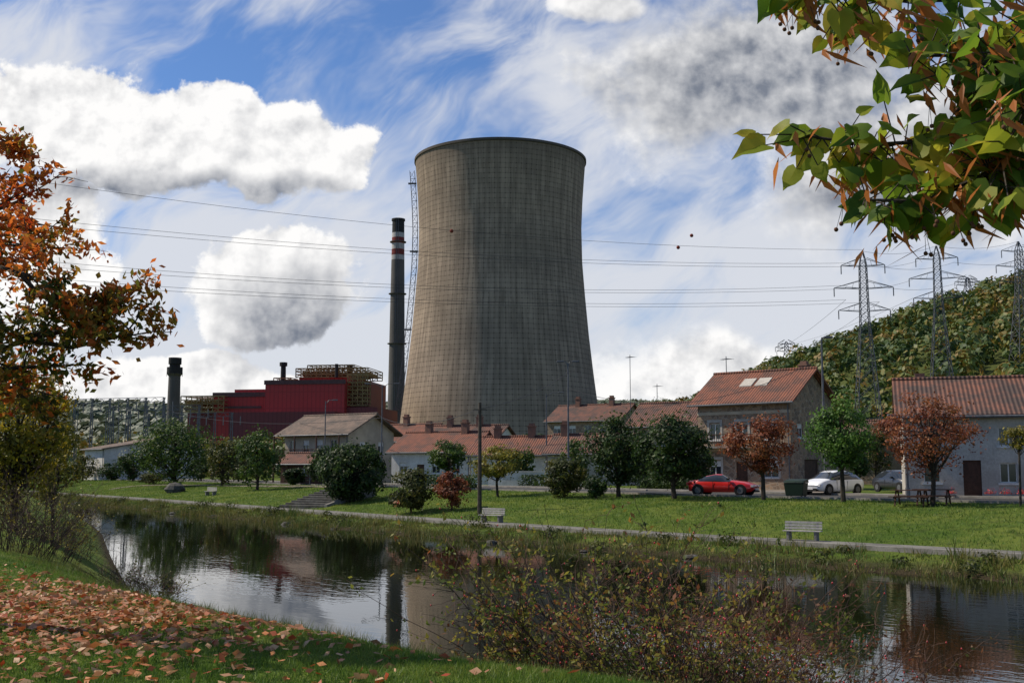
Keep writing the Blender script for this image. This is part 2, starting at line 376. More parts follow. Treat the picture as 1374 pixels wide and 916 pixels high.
# ---------------------------------------------------------------- chimneys
p=W(531,600,330); e=empty('smokestack',(p.x,p.y,0)); H=W(533,294,330).z
mats=[mat('stack_concrete',(.12,.11,.10),(.085,.08,.075),.08),mat('stack_red',(.22,.04,.035),None,.2),mat('stack_white',(.50,.47,.45),None,.2),mat('stack_soot',(.03,.03,.03),None,.2)]
b=MB()
rs=lambda z:3.9-1.4*z/H
bands=[(0,H-17.5,0),(H-17.5,H-15.5,2),(H-15.5,H-13,1),(H-13,H-10.5,2),(H-10.5,H-8.,1),(H-8.,H-6.,2),(H-6.,H,3)]
for z0,z1,m in bands: b.tube((0,0,z0),(0,0,z1),rs(z0),rs(z1),28,m,cap=False)
b.tube((0,0,H-.8),(0,0,H),rs(H)+.35,rs(H)+.35,28,3)
for z in(H-10,H-32,H*.5): b.tube((0,0,z),(0,0,z+.3),rs(z)+.8,rs(z)+.8,28,0)
b.obj('stack',mats,e,False)
b=MB()
for s in(-1,1): b.tube((s*.35,-rs(0)-.3,0),(s*.35,-rs(H)-.3,H),.1,n=4)
b.obj('ladder',[M_steel],e)
p=W(231,600,300); H=W(231,480,300).z; e=empty('chimney_stack',(p.x,p.y,0)); b=MB()
b.tube((0,0,0),(0,0,H-7),2.7,2.2,20,0,False); b.tube((0,0,H-7),(0,0,H-6),2.2,2.9,20,0,False); b.tube((0,0,H-6),(0,0,H-3.6),2.9,2.9,20,3); b.tube((0,0,H-3.6),(0,0,H-2.4),2.0,2.0,20,3); b.tube((0,0,H-2.4),(0,0,H),2.4,2.4,20,3)
for i in range(10):
    t=i*.628; b.tube((2.95*math.cos(t),2.95*math.sin(t),H-7),(2.95*math.cos(t),2.95*math.sin(t),H-5.4),.08,n=4,m=3)
b.obj('stack',mats,e)
# ---------------------------------------------------------------- red power plant building
def cladm(name,c1,c2):
    m,t,p,o=nt(name); tc=N(t,'ShaderNodeTexCoord').outputs['Object']; s=N(t,'ShaderNodeSeparateXYZ'); t.links.new(tc,s.inputs[0])
    f=mth(t,'LESS_THAN',mth(t,'FRACT',mth(t,'DIVIDE',mth(t,'ADD',s.outputs[0],s.outputs[1]),1.2)),.25)
    g=mth(t,'LESS_THAN',mth(t,'FRACT',mth(t,'DIVIDE',s.outputs[2],4.5)),.05)
    c=mix(t,noise(t,tc,.15,4,.7),c1,c2); c=mix(t,mth(t,'MULTIPLY',mth(t,'MAXIMUM',f,g),.45),c,tuple(x*.35 for x in c1))
    t.links.new(c,p.inputs['Base Color']); p.inputs['Roughness'].default_value=.6; return m
M_clad=cladm('red_cladding',(.40,.022,.016),(.27,.022,.02)); M_clad2=cladm('dark_red_cladding',(.19,.024,.02),(.11,.02,.02))
p=W(285,600,225); e=empty('power_plant_building',(p.x,p.y,0),-math.radians(8)); sc=225*KY/F
def px(u): return (u-285)*sc
def hz(v,Y=225): return W(300,v,Y).z
b=MB()
b.box(px(285),px(420),0,30,0,hz(528)); b.box(px(310),px(395),2,28,hz(528),hz(522)); b.box(px(362),px(470),-3,26,hz(545)-8,hz(514)); b.box(px(395),px(470),5,26,hz(514),hz(505))
b.obj('boiler_hall',[M_clad],e)
b=MB(); b.box(px(240),px(285)-.01,4,26,0,hz(553)); b.box(px(330),px(470),-12,-3.01,0,hz(556)); b.box(px(470)+.01,px(512),-1,22,0,hz(548)); b.box(px(470)+.01,px(495),3,22,hz(548),hz(512)); b.obj('turbine_hall',[M_clad2],e)
b=MB()
b.box(px(285)-.3,px(420)+.3,-.3,.0-.002,hz(528)-1.,hz(528)+.3); b.box(px(362)-.3,px(470)+.3,-3.3,-3.002,hz(514)-.8,hz(514)+.4)
for i in range(7): b.box(px(335)+i*3.8,px(335)+i*3.8+2.6,-12.1,-12.003,6,8.2)
b.box(px(300),px(352),-.15,-.003,hz(548),hz(545)); b.obj('trim_and_louvres',[mat('grey_trim',(.12,.07,.065),None,1)],e)
b=MB()
def frame(u0,u1,v0,v1,y0,y1,nx_,nz_):
    x0,x1,z0,z1=px(u0),px(u1),hz(v1),hz(v0)
    for y in(y0,y1):
        for i in range(nx_+1):
            x=x0+(x1-x0)*i/nx_; b.tube((x,y,z0),(x,y,z1),.17,n=4)
            if i<nx_:
                for k in range(nz_):
                    za=z0+(z1-z0)*k/nz_; zb=z0+(z1-z0)*(k+1)/nz_; xb=x0+(x1-x0)*(i+1)/nx_
                    if (i+k)%2==0: b.tube((x,y,za),(xb,y,zb),.10,n=4)
        for k in range(nz_+1):
            z=z0+(z1-z0)*k/nz_; b.tube((x0,y,z),(x1,y,z),.17,n=4)
    for i in range(nx_+1):
        x=x0+(x1-x0)*i/nx_
        for k in range(1,nz_+1): z=z0+(z1-z0)*k/nz_; b.tube((x,y0,z),(x,y1,z),.13,n=4)
frame(392,492,494,506,4,20,14,3); frame(405,470,489,495,6,18,10,1); frame(245,305,532,553,-3,10,8,4); frame(470,497,505,545,0,3,4,8); frame(368,392,508,516,0,6,3,1)
b.box(px(398),px(440),6,16,hz(505)+.3,hz(498),0); b.box(px(446),px(488),7,17,hz(505)+.3,hz(499),0); b.box(px(248),px(300),-2,9,hz(541),hz(538),0)
b.obj('steel_frames',[M_yst],e)
b=MB(); b.tube((px(376),3,hz(514)),(px(376),3,hz(487)),.8,.7,10); b.tube((px(376),3,hz(491)),(px(376),3,hz(486)),1.1,1.1,10); b.tube((px(450),3,hz(507)),(px(450),3,hz(489)),.5,.5,8); b.tube((px(460),9,hz(498)),(px(460),9,hz(488)),.9,.9,8); b.obj('vent_stacks',[mats[3]],e)
# substation gantries at left
p=W(98,600,132); e=empty('substation_gantry',(p.x,p.y,0),-.3); b=MB()
for r in range(3):
    for i in range(6):
        x=i*3.4+r*.8; y=r*9; h=13-r*.8
        for s in(-.35,.35): b.tube((x+s,y,0),(x+s*.3,y,h),.08,n=4)
        for k in range(6): b.tube((x-.3,y,k*h/6),(x+.3,y,(k+1)*h/6),.04,n=4)
        if i<5:
            for dz in(0,.7): b.tube((x,y,h-dz),(x+3.4,y,h-dz),.06,n=4)
            for k in range(4): b.tube((x+k*.85,y,h-(k%2)*.7),(x+k*.85+.85,y,h-((k+1)%2)*.7),.035,n=4)
        b.tube((x+1.7,y,h-.7),(x+1.7,y,h-2.2),.09,n=5)
b.obj('lattice',[M_steel],e)
# ---------------------------------------------------------------- houses
def wallgrid(b,x0,x1,z0,z1,ops,y=0,m=0,axis='x',sgn=1,dep=.2):
    xs=sorted({x0,x1,*[v for o in ops for v in o[:2]]}); zs_=sorted({z0,z1,*[v for o in ops for v in o[2:4]]})
    def P(a,d,z): return (a,y+d*sgn,z) if axis=='x' else (y+d*sgn,a,z)
    for i in range(len(xs)-1):
        for j in range(len(zs_)-1):
            cx=(xs[i]+xs[i+1])/2; cz=(zs_[j]+zs_[j+1])/2
            if any(o[0]<cx<o[1] and o[2]<cz<o[3] for o in ops): continue
            b.poly([P(xs[i],0,zs_[j]),P(xs[i+1],0,zs_[j]),P(xs[i+1],0,zs_[j+1]),P(xs[i],0,zs_[j+1])],m)
    for o in ops:
        a,c,d,f=o[:4]
        for q in([(a,d),(a,f)],[(c,d),(c,f)],[(a,d),(c,d)],[(a,f),(c,f)]):
            (p0,q0),(p1,q1)=q; b.poly([P(p0,0,q0),P(p1,0,q1),P(p1,dep,q1),P(p0,dep,q0)],m)
def house(name,u,Y,phi,w,d,eave,rise,wall,roof,front=(),side=(),chims=(),left=(),ov=.45,skylight=None,zbase=None):
    p=W(u,650,Y); phi=math.degrees(math.atan(KY*math.tan(math.radians(phi)))); e=empty(name,(p.x,p.y,-.05),math.radians(phi))
    b=MB(); fo=[o[:4] for o in front]; so=[o[:4] for o in side]; lo=[o[:4] for o in left]
    wallgrid(b,0,w,0,eave,fo,0); wallgrid(b,0,d,0,eave,so,w,axis='y',sgn=-1); wallgrid(b,0,d,0,eave,lo,0,axis='y',sgn=1)
    b.poly([(0,d,0),(w,d,0),(w,d,eave),(0,d,eave)])
    for x in(0,w): b.poly([(x,0,eave),(x,d,eave),(x,d/2,eave+rise)])
    b.obj('walls',[wall],e)
    g=MB();fr=MB();dr=MB()
    def opn(o,ax):
        a,c,z0,z1=o[:4]; kind=o[4] if len(o)>4 else 'w'
        def B(mb,a0,a1,d0,d1,h0,h1):
            if ax=='f': mb.box(a0,a1,d0,d1,h0,h1)
            elif ax=='r': mb.box(w-d1,w-d0,a0,a1,h0,h1)
            else: mb.box(d0,d1,a0,a1,h0,h1)
        if kind=='d': B(dr,a+.003,c-.003,.10,.16,z0+.003,z1-.003); B(dr,a+.2,c-.2,.07,.099,z0+.3,z0+.95)
        elif kind=='s': B(fr,a+.003,c-.003,.05,.08,z0+.003,z1-.003)
        else:
            B(g,a+.003,c-.003,.15,.19,z0+.003,z1-.003); f=.06
            B(fr,a+.003,a+f,.09,.145,z0+.003,z1-.003);B(fr,c-f,c-.003,.09,.145,z0+.003,z1-.003);B(fr,a+f,c-f,.09,.145,z0+.003,z0+f);B(fr,a+f,c-f,.09,.145,z1-f,z1-.003)
            B(fr,(a+c)/2-.03,(a+c)/2+.03,.09,.145,z0+f,z1-f)
            if (a*7+z0*3)%2<1: B(fr,a+f,c-f,.10,.13,z1-(z1-z0)*.35,z1-f-.002)
        if kind!='d': B(fr,a-.1,c+.1,-.09,-.003,z0-.12,z0-.01)
    for o in front: opn(o,'f')
    for o in side: opn(o,'r')
    for o in left: opn(o,'l')
    if g.v:g.obj('window_glass',[M_glass],e)
    if fr.v:fr.obj('window_frames',[M_frame],e)
    if dr.v:dr.obj('doors',[M_wood],e)
    r=MB(); sl=rise/(d/2); th=.16
    for s in(0,1):
        y0=-ov if s==0 else d+ov; z0=eave-sl*ov+.03; ym=d/2; zm=eave+rise+.03
        A=[(-ov,y0,z0),(w+ov,y0,z0),(w+ov,ym,zm),(-ov,ym,zm)]; Bq=[(x,y,z+th) for x,y,z in A]
        r.add(A+Bq,[(0,1,2,3),(7,6,5,4),(0,4,5,1),(1,5,6,2),(3,2,6,7),(0,3,7,4)])
    r.tube((-ov,d/2,eave+rise+.2),(w+ov,d/2,eave+rise+.2),.13,n=8)
    r.obj('roof',[roof],e)
    q=MB(); q.tube((-ov,-ov-.08,eave-sl*ov+.06),(w+ov,-ov-.08,eave-sl*ov+.06),.08,n=6); q.tube((w-.1,-.12,eave-sl*ov),(w-.1,-.12,.1),.05,n=6); q.obj('gutter',[M_steel],e)
    if chims:
        c=MB()
        for x,y,h in chims:
            zr=eave+rise-abs(y-d/2)*sl
            c.box(x-.35,x+.35,y-.3,y+.3,zr-.4,zr+h); c.box(x-.43,x+.43,y-.38,y+.38,zr+h+.002,zr+h+.12); c.box(x-.28,x+.28,y-.22,y+.22,zr+h+.122,zr+h+.4)
        c.obj('chimneys',[mat('chimney_brick',(.24,.12,.08),(.15,.09,.07),3)],e)
    if skylight:
        x,y=skylight; k=MB()
        for xx in (x,x+1.4):
            f=lambda y_: eave+y_*sl+.03+th
            k.add([(xx,y,f(y)+.08),(xx+1.1,y,f(y)+.08),(xx+1.1,y+1,f(y+1)+.08),(xx,y+1,f(y+1)+.08),(xx,y,f(y)-.05),(xx+1.1,y,f(y)-.05),(xx+1.1,y+1,f(y+1)-.05),(xx,y+1,f(y+1)-.05)],[(0,1,2,3),(0,4,5,1),(1,5,6,2),(2,6,7,3),(3,7,4,0)])
        k.obj('skylights',[M_greyw],e)
    return e
WH=8.3
e=house('stone_house',938,66,-32,WH,7.4,7.1,2.4,M_stone,M_roof,
  front=[(1.1,2.1,4.0,5.3),(3.6,4.6,4.0,5.3),(6.1,7.1,4.0,5.3),(1.,2.1,1.0,2.3),(3.5,4.5,.05,2.2,'d'),(5.9,7.2,1.0,2.3)],
  side=[(1.2,2.1,4.1,5.2),(5,5.9,4.1,5.2),(2.2,4.6,.05,2.4,'d')],chims=[(7.4,4.5,1.0)],ov=.6,skylight=(3.0,1.6))
b=MB(); b.box(-.1,WH+.1,-1.1,-.003,3.3,3.45); b.obj('balcony_slab',[M_conc],e); b=MB()
for i in range(43): b.box(-.05+i*.2,-.02+i*.2,-1.08,-1.05,3.45,4.35)
b.box(-.1,WH+.1,-1.1,-1.04,4.352,4.42); b.obj('balcony_rail',[M_wood],e)
b=MB(); b.box(-.02,WH+.02,-.05,-.003,6.0,6.25); b.box(-.02,WH+.02,-.06,-.003,3.1,3.297); b.obj('string_course',[M_cream],e)
b=MB()
for o in [(1.1,2.1,4.0,5.3),(3.6,4.6,4.0,5.3),(6.1,7.1,4.0,5.3),(1.,2.1,1.0,2.3),(5.9,7.2,1.0,2.3)]:
    b.box(o[0]-.2,o[0]-.003,-.04,-.002,o[2]-.1,o[3]+.1); b.box(o[1]+.003,o[1]+.2,-.04,-.002,o[2]-.1,o[3]+.1); b.box(o[0]-.2,o[1]+.2,-.045,-.001,o[3]+.102,o[3]+.32)
b.obj('window_surrounds',[M_greyw],e)
house('white_house',1215,46,-13,15,8.5,4.75,2.15,M_greyw,M_roof2,
  front=[(3.1,4.05,.06,2.15,'d'),(5.0,6.1,2.95,4.0),(5.0,5.9,.9,2.0),(1.0,1.9,.9,2.0),(1.0,2.0,2.95,4.0),(8.2,9.3,2.95,4.0),(7.6,8.6,.06,2.15,'d'),(10.5,11.5,.9,2.0)],
  left=[(3,4,2.9,4)],chims=[(10.,4.7,.9),(1.2,5.2,.7)])
house('terraced_house',525,86,-20,9.6,7,3.5,1.9,M_white,M_roof,front=[(1,2,1.2,2.3),(3.2,4.1,.06,2.1,'d'),(5,6,1.2,2.3),(7.4,8.4,1.2,2.3)],side=[(2,3,1.2,2.3)],chims=[(2.5,3.6,1.1),(7.2,3.3,1.2)])
house('terraced_house',632,82,-12,8.2,7,3.1,1.7,M_white,M_roof,front=[(1,2,1,2.1),(3,3.9,.06,2.1,'d'),(5,6,1,2.1)],side=[(2,3,1,2.1)],chims=[(1.8,3.4,1.0),(5.5,3.4,1.2)])
house('terraced_house',735,79,-14,8.2,7,3.2,1.7,M_greyw,M_roof2,front=[(1,2,1,2.1),(3,3.9,.06,2.1,'d'),(5,6,1,2.1)],side=[(2,3,1,2.1)],chims=[(.8,3.4,1.2),(6.5,3.4,.9)])
house('row_house',446,104,-24,14,8,5.1,2.0,M_cream,M_roof,front=[(1+2.4*i,2+2.4*i,3,4.2) for i in range(5)]+[(1+2.4*i,2+2.4*i,.8,2) for i in range(5)],chims=[(3,3.8,1.),(9,3.8,1.2)])
house('row_house',566,98,-16,9.4,8,4.9,1.9,M_white,M_roof2,front=[(1+2.4*i,2+2.4*i,3,4.2) for i in range(3)],chims=[(2,3.8,1.2),(6,3.8,1.2)])
e=house('balcony_house',381,96,-26,10.2,8,5.9,2.0,M_cream,M_roofg,front=[(.8,1.8,3.3,5),(3,4,3.3,5),(5.2,6.2,3.3,5),(7.4,8.4,3.3,5),(1,2.2,.06,2.2,'d'),(4,5.2,.9,2.2),(6.8,8,.9,2.2)],side=[(2,3,3.4,4.8),(5.2,6.2,3.4,4.8)],ov=.9)
b=MB(); b.box(-.2,10.4,-1.8,-.003,2.75,2.95)
for x in(-.1,3.3,6.8,10.3): b.box(x-.08,x+.08,-1.75,-1.6,0,2.748); b.box(x-.06,x+.06,-1.75,-1.6,2.952,5.5)
for i in range(53): b.box(-.15+i*.2,-.11+i*.2,-1.74,-1.70,2.952,3.85)
b.box(-.2,10.4,-1.78,-1.66,3.852,3.92); b.obj('balcony',[M_wood],e)
house('garden_shed',376,84,-20,4.,3.,2.2,.9,M_wood,M_roof2,front=[(1,2,.06,2,'d'),(2.6,3.4,1,1.7)],ov=.3)
house('apartment_house',735,118,-22,11.6,9,8.6,2.3,M_stone,M_roof2,front=[(1+2.5*i,2.1+2.5*i,z,z+1.3) for i in range(4) for z in(1,4,6.6)],side=[(2,3,6.6,7.9),(5.5,6.5,6.6,7.9)],chims=[(3,4.2,1.2),(8.5,4.2,1.2)])
house('village_house',845,82,-22,9,8,6.0,2.3,M_cream,M_roof2,front=[(1+2.4*i,2+2.4*i,4,5.2) for i in range(3)]+[(1,2,1,2.2),(3.4,4.4,.06,2.2,'d')],side=[(3,4,4,5.2)],chims=[(6.5,3.6,1.1)])
house('shed_house',1085,84,-20,10,8,4.5,2,M_stone,M_roof2,front=[(2,3,1.5,2.6),(5,6,1.5,2.6)],chims=[])
e=house('white_warehouse',112,118,-38,7,15,4.4,1.3,M_white,M_roofg,front=[(1.2,4.6,.06,3.2,'s')],side=[(2+3*i,3.2+3*i,2.4,3.4) for i in range(4)])
b=MB(); b.box(0,9,0,.3,0,1.3); b.box(-.05,9.05,-.05,.35,1.302,1.4); pz=W(655,650,74); b.obj('garden_wall',[M_white],loc=(pz.x,pz.y,0),rot=-.35)
# ---------------------------------------------------------------- vehicles
def car(name,loc,rot,paintm,kind=0):
    e=empty(name,loc,rot)
    if kind==0: st=[(-2.1,.62,.42,.72,.74,.6),(-2.02,.80,.28,.84,.88,.74),(-1.75,.86,.22,.93,.98,.76),(-1.35,.88,.2,.95,1.30,.62),(-.7,.89,.2,.94,1.45,.58),(.1,.89,.2,.92,1.46,.58),(.55,.89,.2,.91,1.35,.60),(1.15,.88,.2,.90,.96,.76),(1.75,.85,.22,.80,.84,.72),(2.05,.76,.28,.66,.70,.64),(2.13,.6,.40,.56,.58,.5)]
    else: st=[(-2.0,.6,.4,.66,.70,.55),(-1.9,.80,.26,.78,.84,.72),(-1.3,.87,.2,.84,.92,.74),(-.9,.88,.2,.84,1.13,.58),(-.3,.88,.2,.83,1.25,.54),(.1,.88,.2,.82,1.22,.55),(.7,.88,.2,.82,.88,.72),(1.5,.86,.2,.74,.78,.70),(1.95,.76,.26,.60,.64,.6),(2.05,.58,.38,.5,.52,.45)]
    R=[]
    for x,w,zb,bl,tp,wr in st:
        h=[(w*.9,zb),(w,zb+.18),(w*1.0,(zb+bl)/2+.05),(w*.97,bl),(wr,tp),(wr*.6,tp+.035),(0,tp+.045)]
        R.append([(x,-y,z) for y,z in h]+[(x,y,z) for y,z in h[-2::-1]])
    k=len(R[0]); b=MB(); vs=[p for r in R for p in r]
    for p in vs:b.v.append(p)
    for i in range(len(R)-1):
        dt=abs(st[i][4]-st[i+1][4]); cab=(st[i][4]-st[i][3]>.2)+(st[i+1][4]-st[i+1][3]>.2)
        for j in range(k-1):
            b.f.append([i*k+j,(i+1)*k+j,(i+1)*k+j+1,i*k+j+1])
            side=j in(3,k-5); top=3<j<k-5
            b.m.append(1 if (side and cab>=1) or (top and cab>=1 and dt>.16) else 0)
        b.f.append([i*k+k-1,(i+1)*k+k-1,(i+1)*k,i*k]); b.m.append(2)
    b.f.append(list(range(k))); b.m.append(0); b.f.append([(len(R)-1)*k+j for j in range(k)][::-1]); b.m.append(0)
    b.obj('body',[paintm,M_glass,M_rub],e,True)
    wb=MB()
    for x in(-1.3,1.33):
        for s in(-1,1):
            wb.tube((x,s*.70,.32),(x,s*.90,.32),.32,.32,20,0); wb.tube((x,s*.88,.32),(x,s*.915,.32),.21,.19,12,1)
            wb.tube((x,s*.86,.33),(x,s*.893,.33),.37,.37,20,0)
    wb.obj('wheels',[M_rub,M_steel],e)
    l=MB()
    for s in(-1,1): l.box(1.93,2.09,s*.62-.16,s*.62+.16,.53,.64,0); l.box(-2.07,-1.96,s*.62-.13,s*.62+.13,.62,.78,1); l.box(.55,.7,s*.97-.09,s*.97+.09,.93,1.05,2)
    l.box(2.05,2.14,-.26,.26,.34,.45,0); l.box(2.06,2.12,-.5,.5,.22,.32,2)
    for s in(-1,1):
        for x in(-.35,.62): l.box(x-.012,x+.012,s*.887-.006,s*.887+.006,.35,.85,2)
    l.obj('lights_and_mirrors',[mat('lamp_lens',(.7,.7,.72),None,1,.15),M_red,M_rub],e)
    return e
P_red=paint('red_car_paint',(.55,.015,.012)); P_white=paint('white_car_paint',(.75,.76,.77)); P_dark=paint('dark_car_paint',(.025,.028,.035))
x,y,_=on(970,14.9); car('red_sports_car',(x,y,.02),math.radians(-28),P_red,1)
p=W(1117,650,50.5); car('white_car',(p.x,p.y,.02),math.radians(214),P_white,0)
p=W(1206,650,56); car('dark_car',(p.x,p.y,.03),math.radians(-75),P_dark,0)
# ---------------------------------------------------------------- furniture
def bench(u,d,rot=-45,nm='park_bench'):
    x,y,z=on(u,d); z=max(z,-1.19) if d<2 else z
    e=empty(nm,(x,y,z),math.radians(rot)); e.scale=(.78,.85,.85); b=MB()
    for s in(-.7,.7): b.box(s-.07,s+.07,-.22,.25,0,.42); b.box(s-.05,s+.05,.2,.30,.40,.86)
    b.obj('legs',[M_conc],e,bevel=.015); b=MB()
    for i in range(4): b.box(-.95,.95,-.26+i*.13,-.15+i*.13,.425,.47)
    b.obj('seat',[M_bench],e); b=MB()
    for i in range(3): b.box(-.95,.95,.15+i*.012,.195+i*.012,.52+i*.13,.62+i*.13)
    b.obj('backrest',[M_bench],e)
bench(660,1.4,-35); bench(1075,1.4,-30); bench(283,4.5,-40); 
def picnic(u,d):
    x,y,z=on(u,d); e=empty('picnic_table',(x,y,z),math.radians(-30)); b=MB()
    for i in range(5): b.box(-.9,.9,-.38+i*.155,-.25+i*.155,.72,.76)
    b.obj('table_top',[M_wood],e); b=MB()
    for s in(-1,1):
        for i in range(2): b.box(-.9,.9,s*.72-.13+i*.14,s*.72-.01+i*.14,.42,.46)
    b.obj('seats',[M_wood],e); b=MB()
    for s in(-.65,.65):
        for q in(-1,1): b.tube((s,q*.2,.72),(s,q*.65,0),.05,n=4)
        b.box(s-.03,s+.03,-.82,.82,.36,.418)
    b.obj('legs',[M_wood],e)
picnic(1222,11.2); picnic(1252,11.6)
G_=mat('bin_green',(.012,.03,.018),None,2,.5)
def bin_(u,d):
    x,y,z=on(u,d); e=empty('waste_container',(x,y,z),math.radians(-35)); e.scale=(.8,.8,.8); b=MB()
    b.add([(-.62,-.42,.15),(.62,-.42,.15),(.62,.42,.15),(-.62,.42,.15),(-.72,-.5,1.05),(.72,-.5,1.05),(.72,.5,1.05),(-.72,.5,1.05)],[(0,3,2,1),(4,5,6,7),(0,1,5,4),(1,2,6,5),(2,3,7,6),(3,0,4,7)])
    b.obj('body',[G_],e,bevel=.03); b=MB(); b.add([(-.75,-.54,1.06),(.75,-.54,1.06),(.75,.54,1.06),(-.75,.54,1.06),(-.72,-.3,1.22),(.72,-.3,1.22),(.72,.5,1.32),(-.72,.5,1.32)],[(0,3,2,1),(4,5,6,7),(0,1,5,4),(1,2,6,5),(2,3,7,6),(3,0,4,7)]); b.obj('lid',[G_],e,bevel=.03); b=MB()
    for s in(-.5,.5):
        for q in(-.35,.35): b.tube((s-.04,q,.09),(s+.04,q,.09),.09,n=10)
    b.obj('wheels',[M_rub],e)
bin_(1068,14.4)
def lamp(u,Y,vtop,arms=(1,),al=1.2,r=.07,nm='street_lamp'):
    p=W(u,vtop,Y); z0=zt(p.x,p.y); e=empty(nm,(p.x,p.y,z0)); H=p.z-z0; b=MB(); b.tube((0,0,0),(0,0,H),r*1.3,r*.7,8); b.tube((0,0,0),(0,0,.6),r*2,r*1.8,8)
    for s in arms: b.path([(0,0,H-.3),(s*al*.5,0,H+.1),(s*al,0,H+.12)],.035,.035)
    b.obj('pole',[M_steel],e); b=MB()
    for s in arms: b.box(min(s*al,s*(al+.55)),max(s*al,s*(al+.55)),-.12,.12,H+.05,H+.19)
    if arms: b.obj('lamp_head',[M_steel],e,bevel=.04)
lamp(762,60,487,(1,-1),.3); lamp(1102,51,455,(1,),.15,.08); lamp(513,84,516,(1,-1),1.3); lamp(733,80,528,(1,)); lamp(1214,44,560,(-1,),.4); lamp(437,90,538,(1,),.8)
for u in(105,122,143,160): lamp(u,128,543+(u%7),(1,-1),1.0)
p=W(644,540,46.5); z0=zt(p.x,p.y); b=MB(); b.tube((0,0,0),(0,0,p.z-z0),.13,.09,8); b.tube((-.35,0,p.z-z0-.4),(.35,0,p.z-z0-.4),.04,n=4); b.obj('utility_pole',[M_pole],loc=(p.x,p.y,z0))
for u,Y,v0,v1 in((846,84,476,545),(975,69,478,515),(882,86,515,548),(1180,86,518,560)):
    p=W(u,v0,Y); q=W(u,v1,Y); b=MB(); H=p.z-q.z; b.tube((0,0,-1.5),(0,0,H),.035,n=5)
    for i in range(6): b.tube((-.45+.04*i,-.5+.2*i,H-.25),(.45-.04*i,-.5+.2*i,H-.25),.015,n=4)
    b.tube((0,-.55,H-.25),(0,.55,H-.25),.02,n=4); b.obj('tv_antenna',[M_steel],loc=(q.x,q.y,q.z),rot=.6)
# ---------------------------------------------------------------- pylons + cables
def pylon(u,Y,vtop,arm=7.,bw=3.6,r=.13):
    p=W(u,vtop,Y); z0=zt(p.x,p.y)-.5; H=p.z-z0; e=empty('electricity_pylon',(p.x,p.y,z0),random.uniform(-.3,.3)); b=MB()
    def hw(z): return np.interp(z,[0,H*.62,H*.93,H],[bw,1.2,.9,.15])
    zs_=[0]; 
    while zs_[-1]<H*.97: zs_.append(zs_[-1]+max(1.6,hw(zs_[-1])*1.7))
    zs_[-1]=H
    cs=((-1,-1),(1,-1),(1,1),(-1,1))
    for a,c in zip(zs_[:-1],zs_[1:]):
        wa,wc=hw(a),hw(c)
        for i in range(4):
            s=cs[i];t=cs[(i+1)%4]
            b.tube((s[0]*wa,s[1]*wa,a),(s[0]*wc,s[1]*wc,c),r,n=4)
            b.tube((s[0]*wa,s[1]*wa,a),(t[0]*wc,t[1]*wc,c),r*.55,n=4); b.tube((t[0]*wa,t[1]*wa,a),(s[0]*wc,s[1]*wc,c),r*.55,n=4)
            b.tube((s[0]*wc,s[1]*wc,c),(t[0]*wc,t[1]*wc,c),r*.5,n=4)
    for f,L in((.68,arm),(.80,arm*1.15),(.92,arm*.85)):
        z=H*f; w=hw(z)
        for s in(-1,1):
            for q in(-1,1):
                b.tube((s*w,q*w,z),(s*L,0,z+.3),r*.8,n=4); b.tube((s*w,q*w,z+2.2),(s*L,0,z+.3),r*.7,n=4)
            for k in(.3,.6): b.tube((s*(w+(L-w)*k),0,z+.1),(s*(w+(L-w)*k*.8),0,z+2.2*(1-k)),r*.4,n=4)
            b.tube((s*L,0,z+.2),(s*L,0,z-2.2),.14,n=6)
    b.obj('lattice',[M_steel],e)
pylon(1157,220,337); pylon(1256,235,330); pylon(1366,260,324); pylon(1055,420,458,5,r=.2); pylon(1298,420,372,6,r=.18); pylon(-230,150,225)
b=MB()
def cable(p,q,sag,r=.045,n=26):
    pts=[]
    for i in range(n+1):
        t=i/n; c=p.lerp(q,t); c.z-=sag*4*t*(1-t); pts.append(c)
    b.path(pts,r,r,4)
for vl,u2,vr,Y2,sg in((200,1157,335,219,5),(262,1135,353,219,4),(272,1180,357,221,4),(322,1128,383,219,4.5),(332,1186,385,221,4.5),(348,1135,402,219,4),(356,1180,405,221,4)):
    cable(W(-230,vl,150),W(u2,vr,Y2),sg)
for (ua,va,Ya,ub,vb_,Yb) in ((1128,383,219,1225,375,235),(1186,385,221,1290,378,235),(1135,353,219,1232,350,235),(1180,357,221,1280,352,235),(1290,378,235,1400,352,260),(1280,352,235,1400,345,260),(1256,330,235,1366,324,260),(1157,337,220,1256,330,235),(1135,402,219,1040,470,420),(1180,405,221,1070,470,420),(1225,400,235,1060,462,420)):
    cable(W(ua,va,Ya),W(ub,vb_,Yb),1.5)
cable(W(230,552,128),W(513,560,84),1.2,.03); cable(W(513,560,84),W(644,548,46.5),.8,.02); cable(W(644,548,46.5),W(762,500,60),.4,.02); cable(W(762,520,60),W(1102,480,51),2.,.02)
b.obj('power_lines',[M_wire])
b=MB()
for u,v,Y in((606,310,195),(910,332,208),(928,316,209)): b.ball(W(u,v,Y),.5,0)
b.obj('cable_marker_balls',[mat('marker_red',(.25,.05,.03),None)],smooth=True)
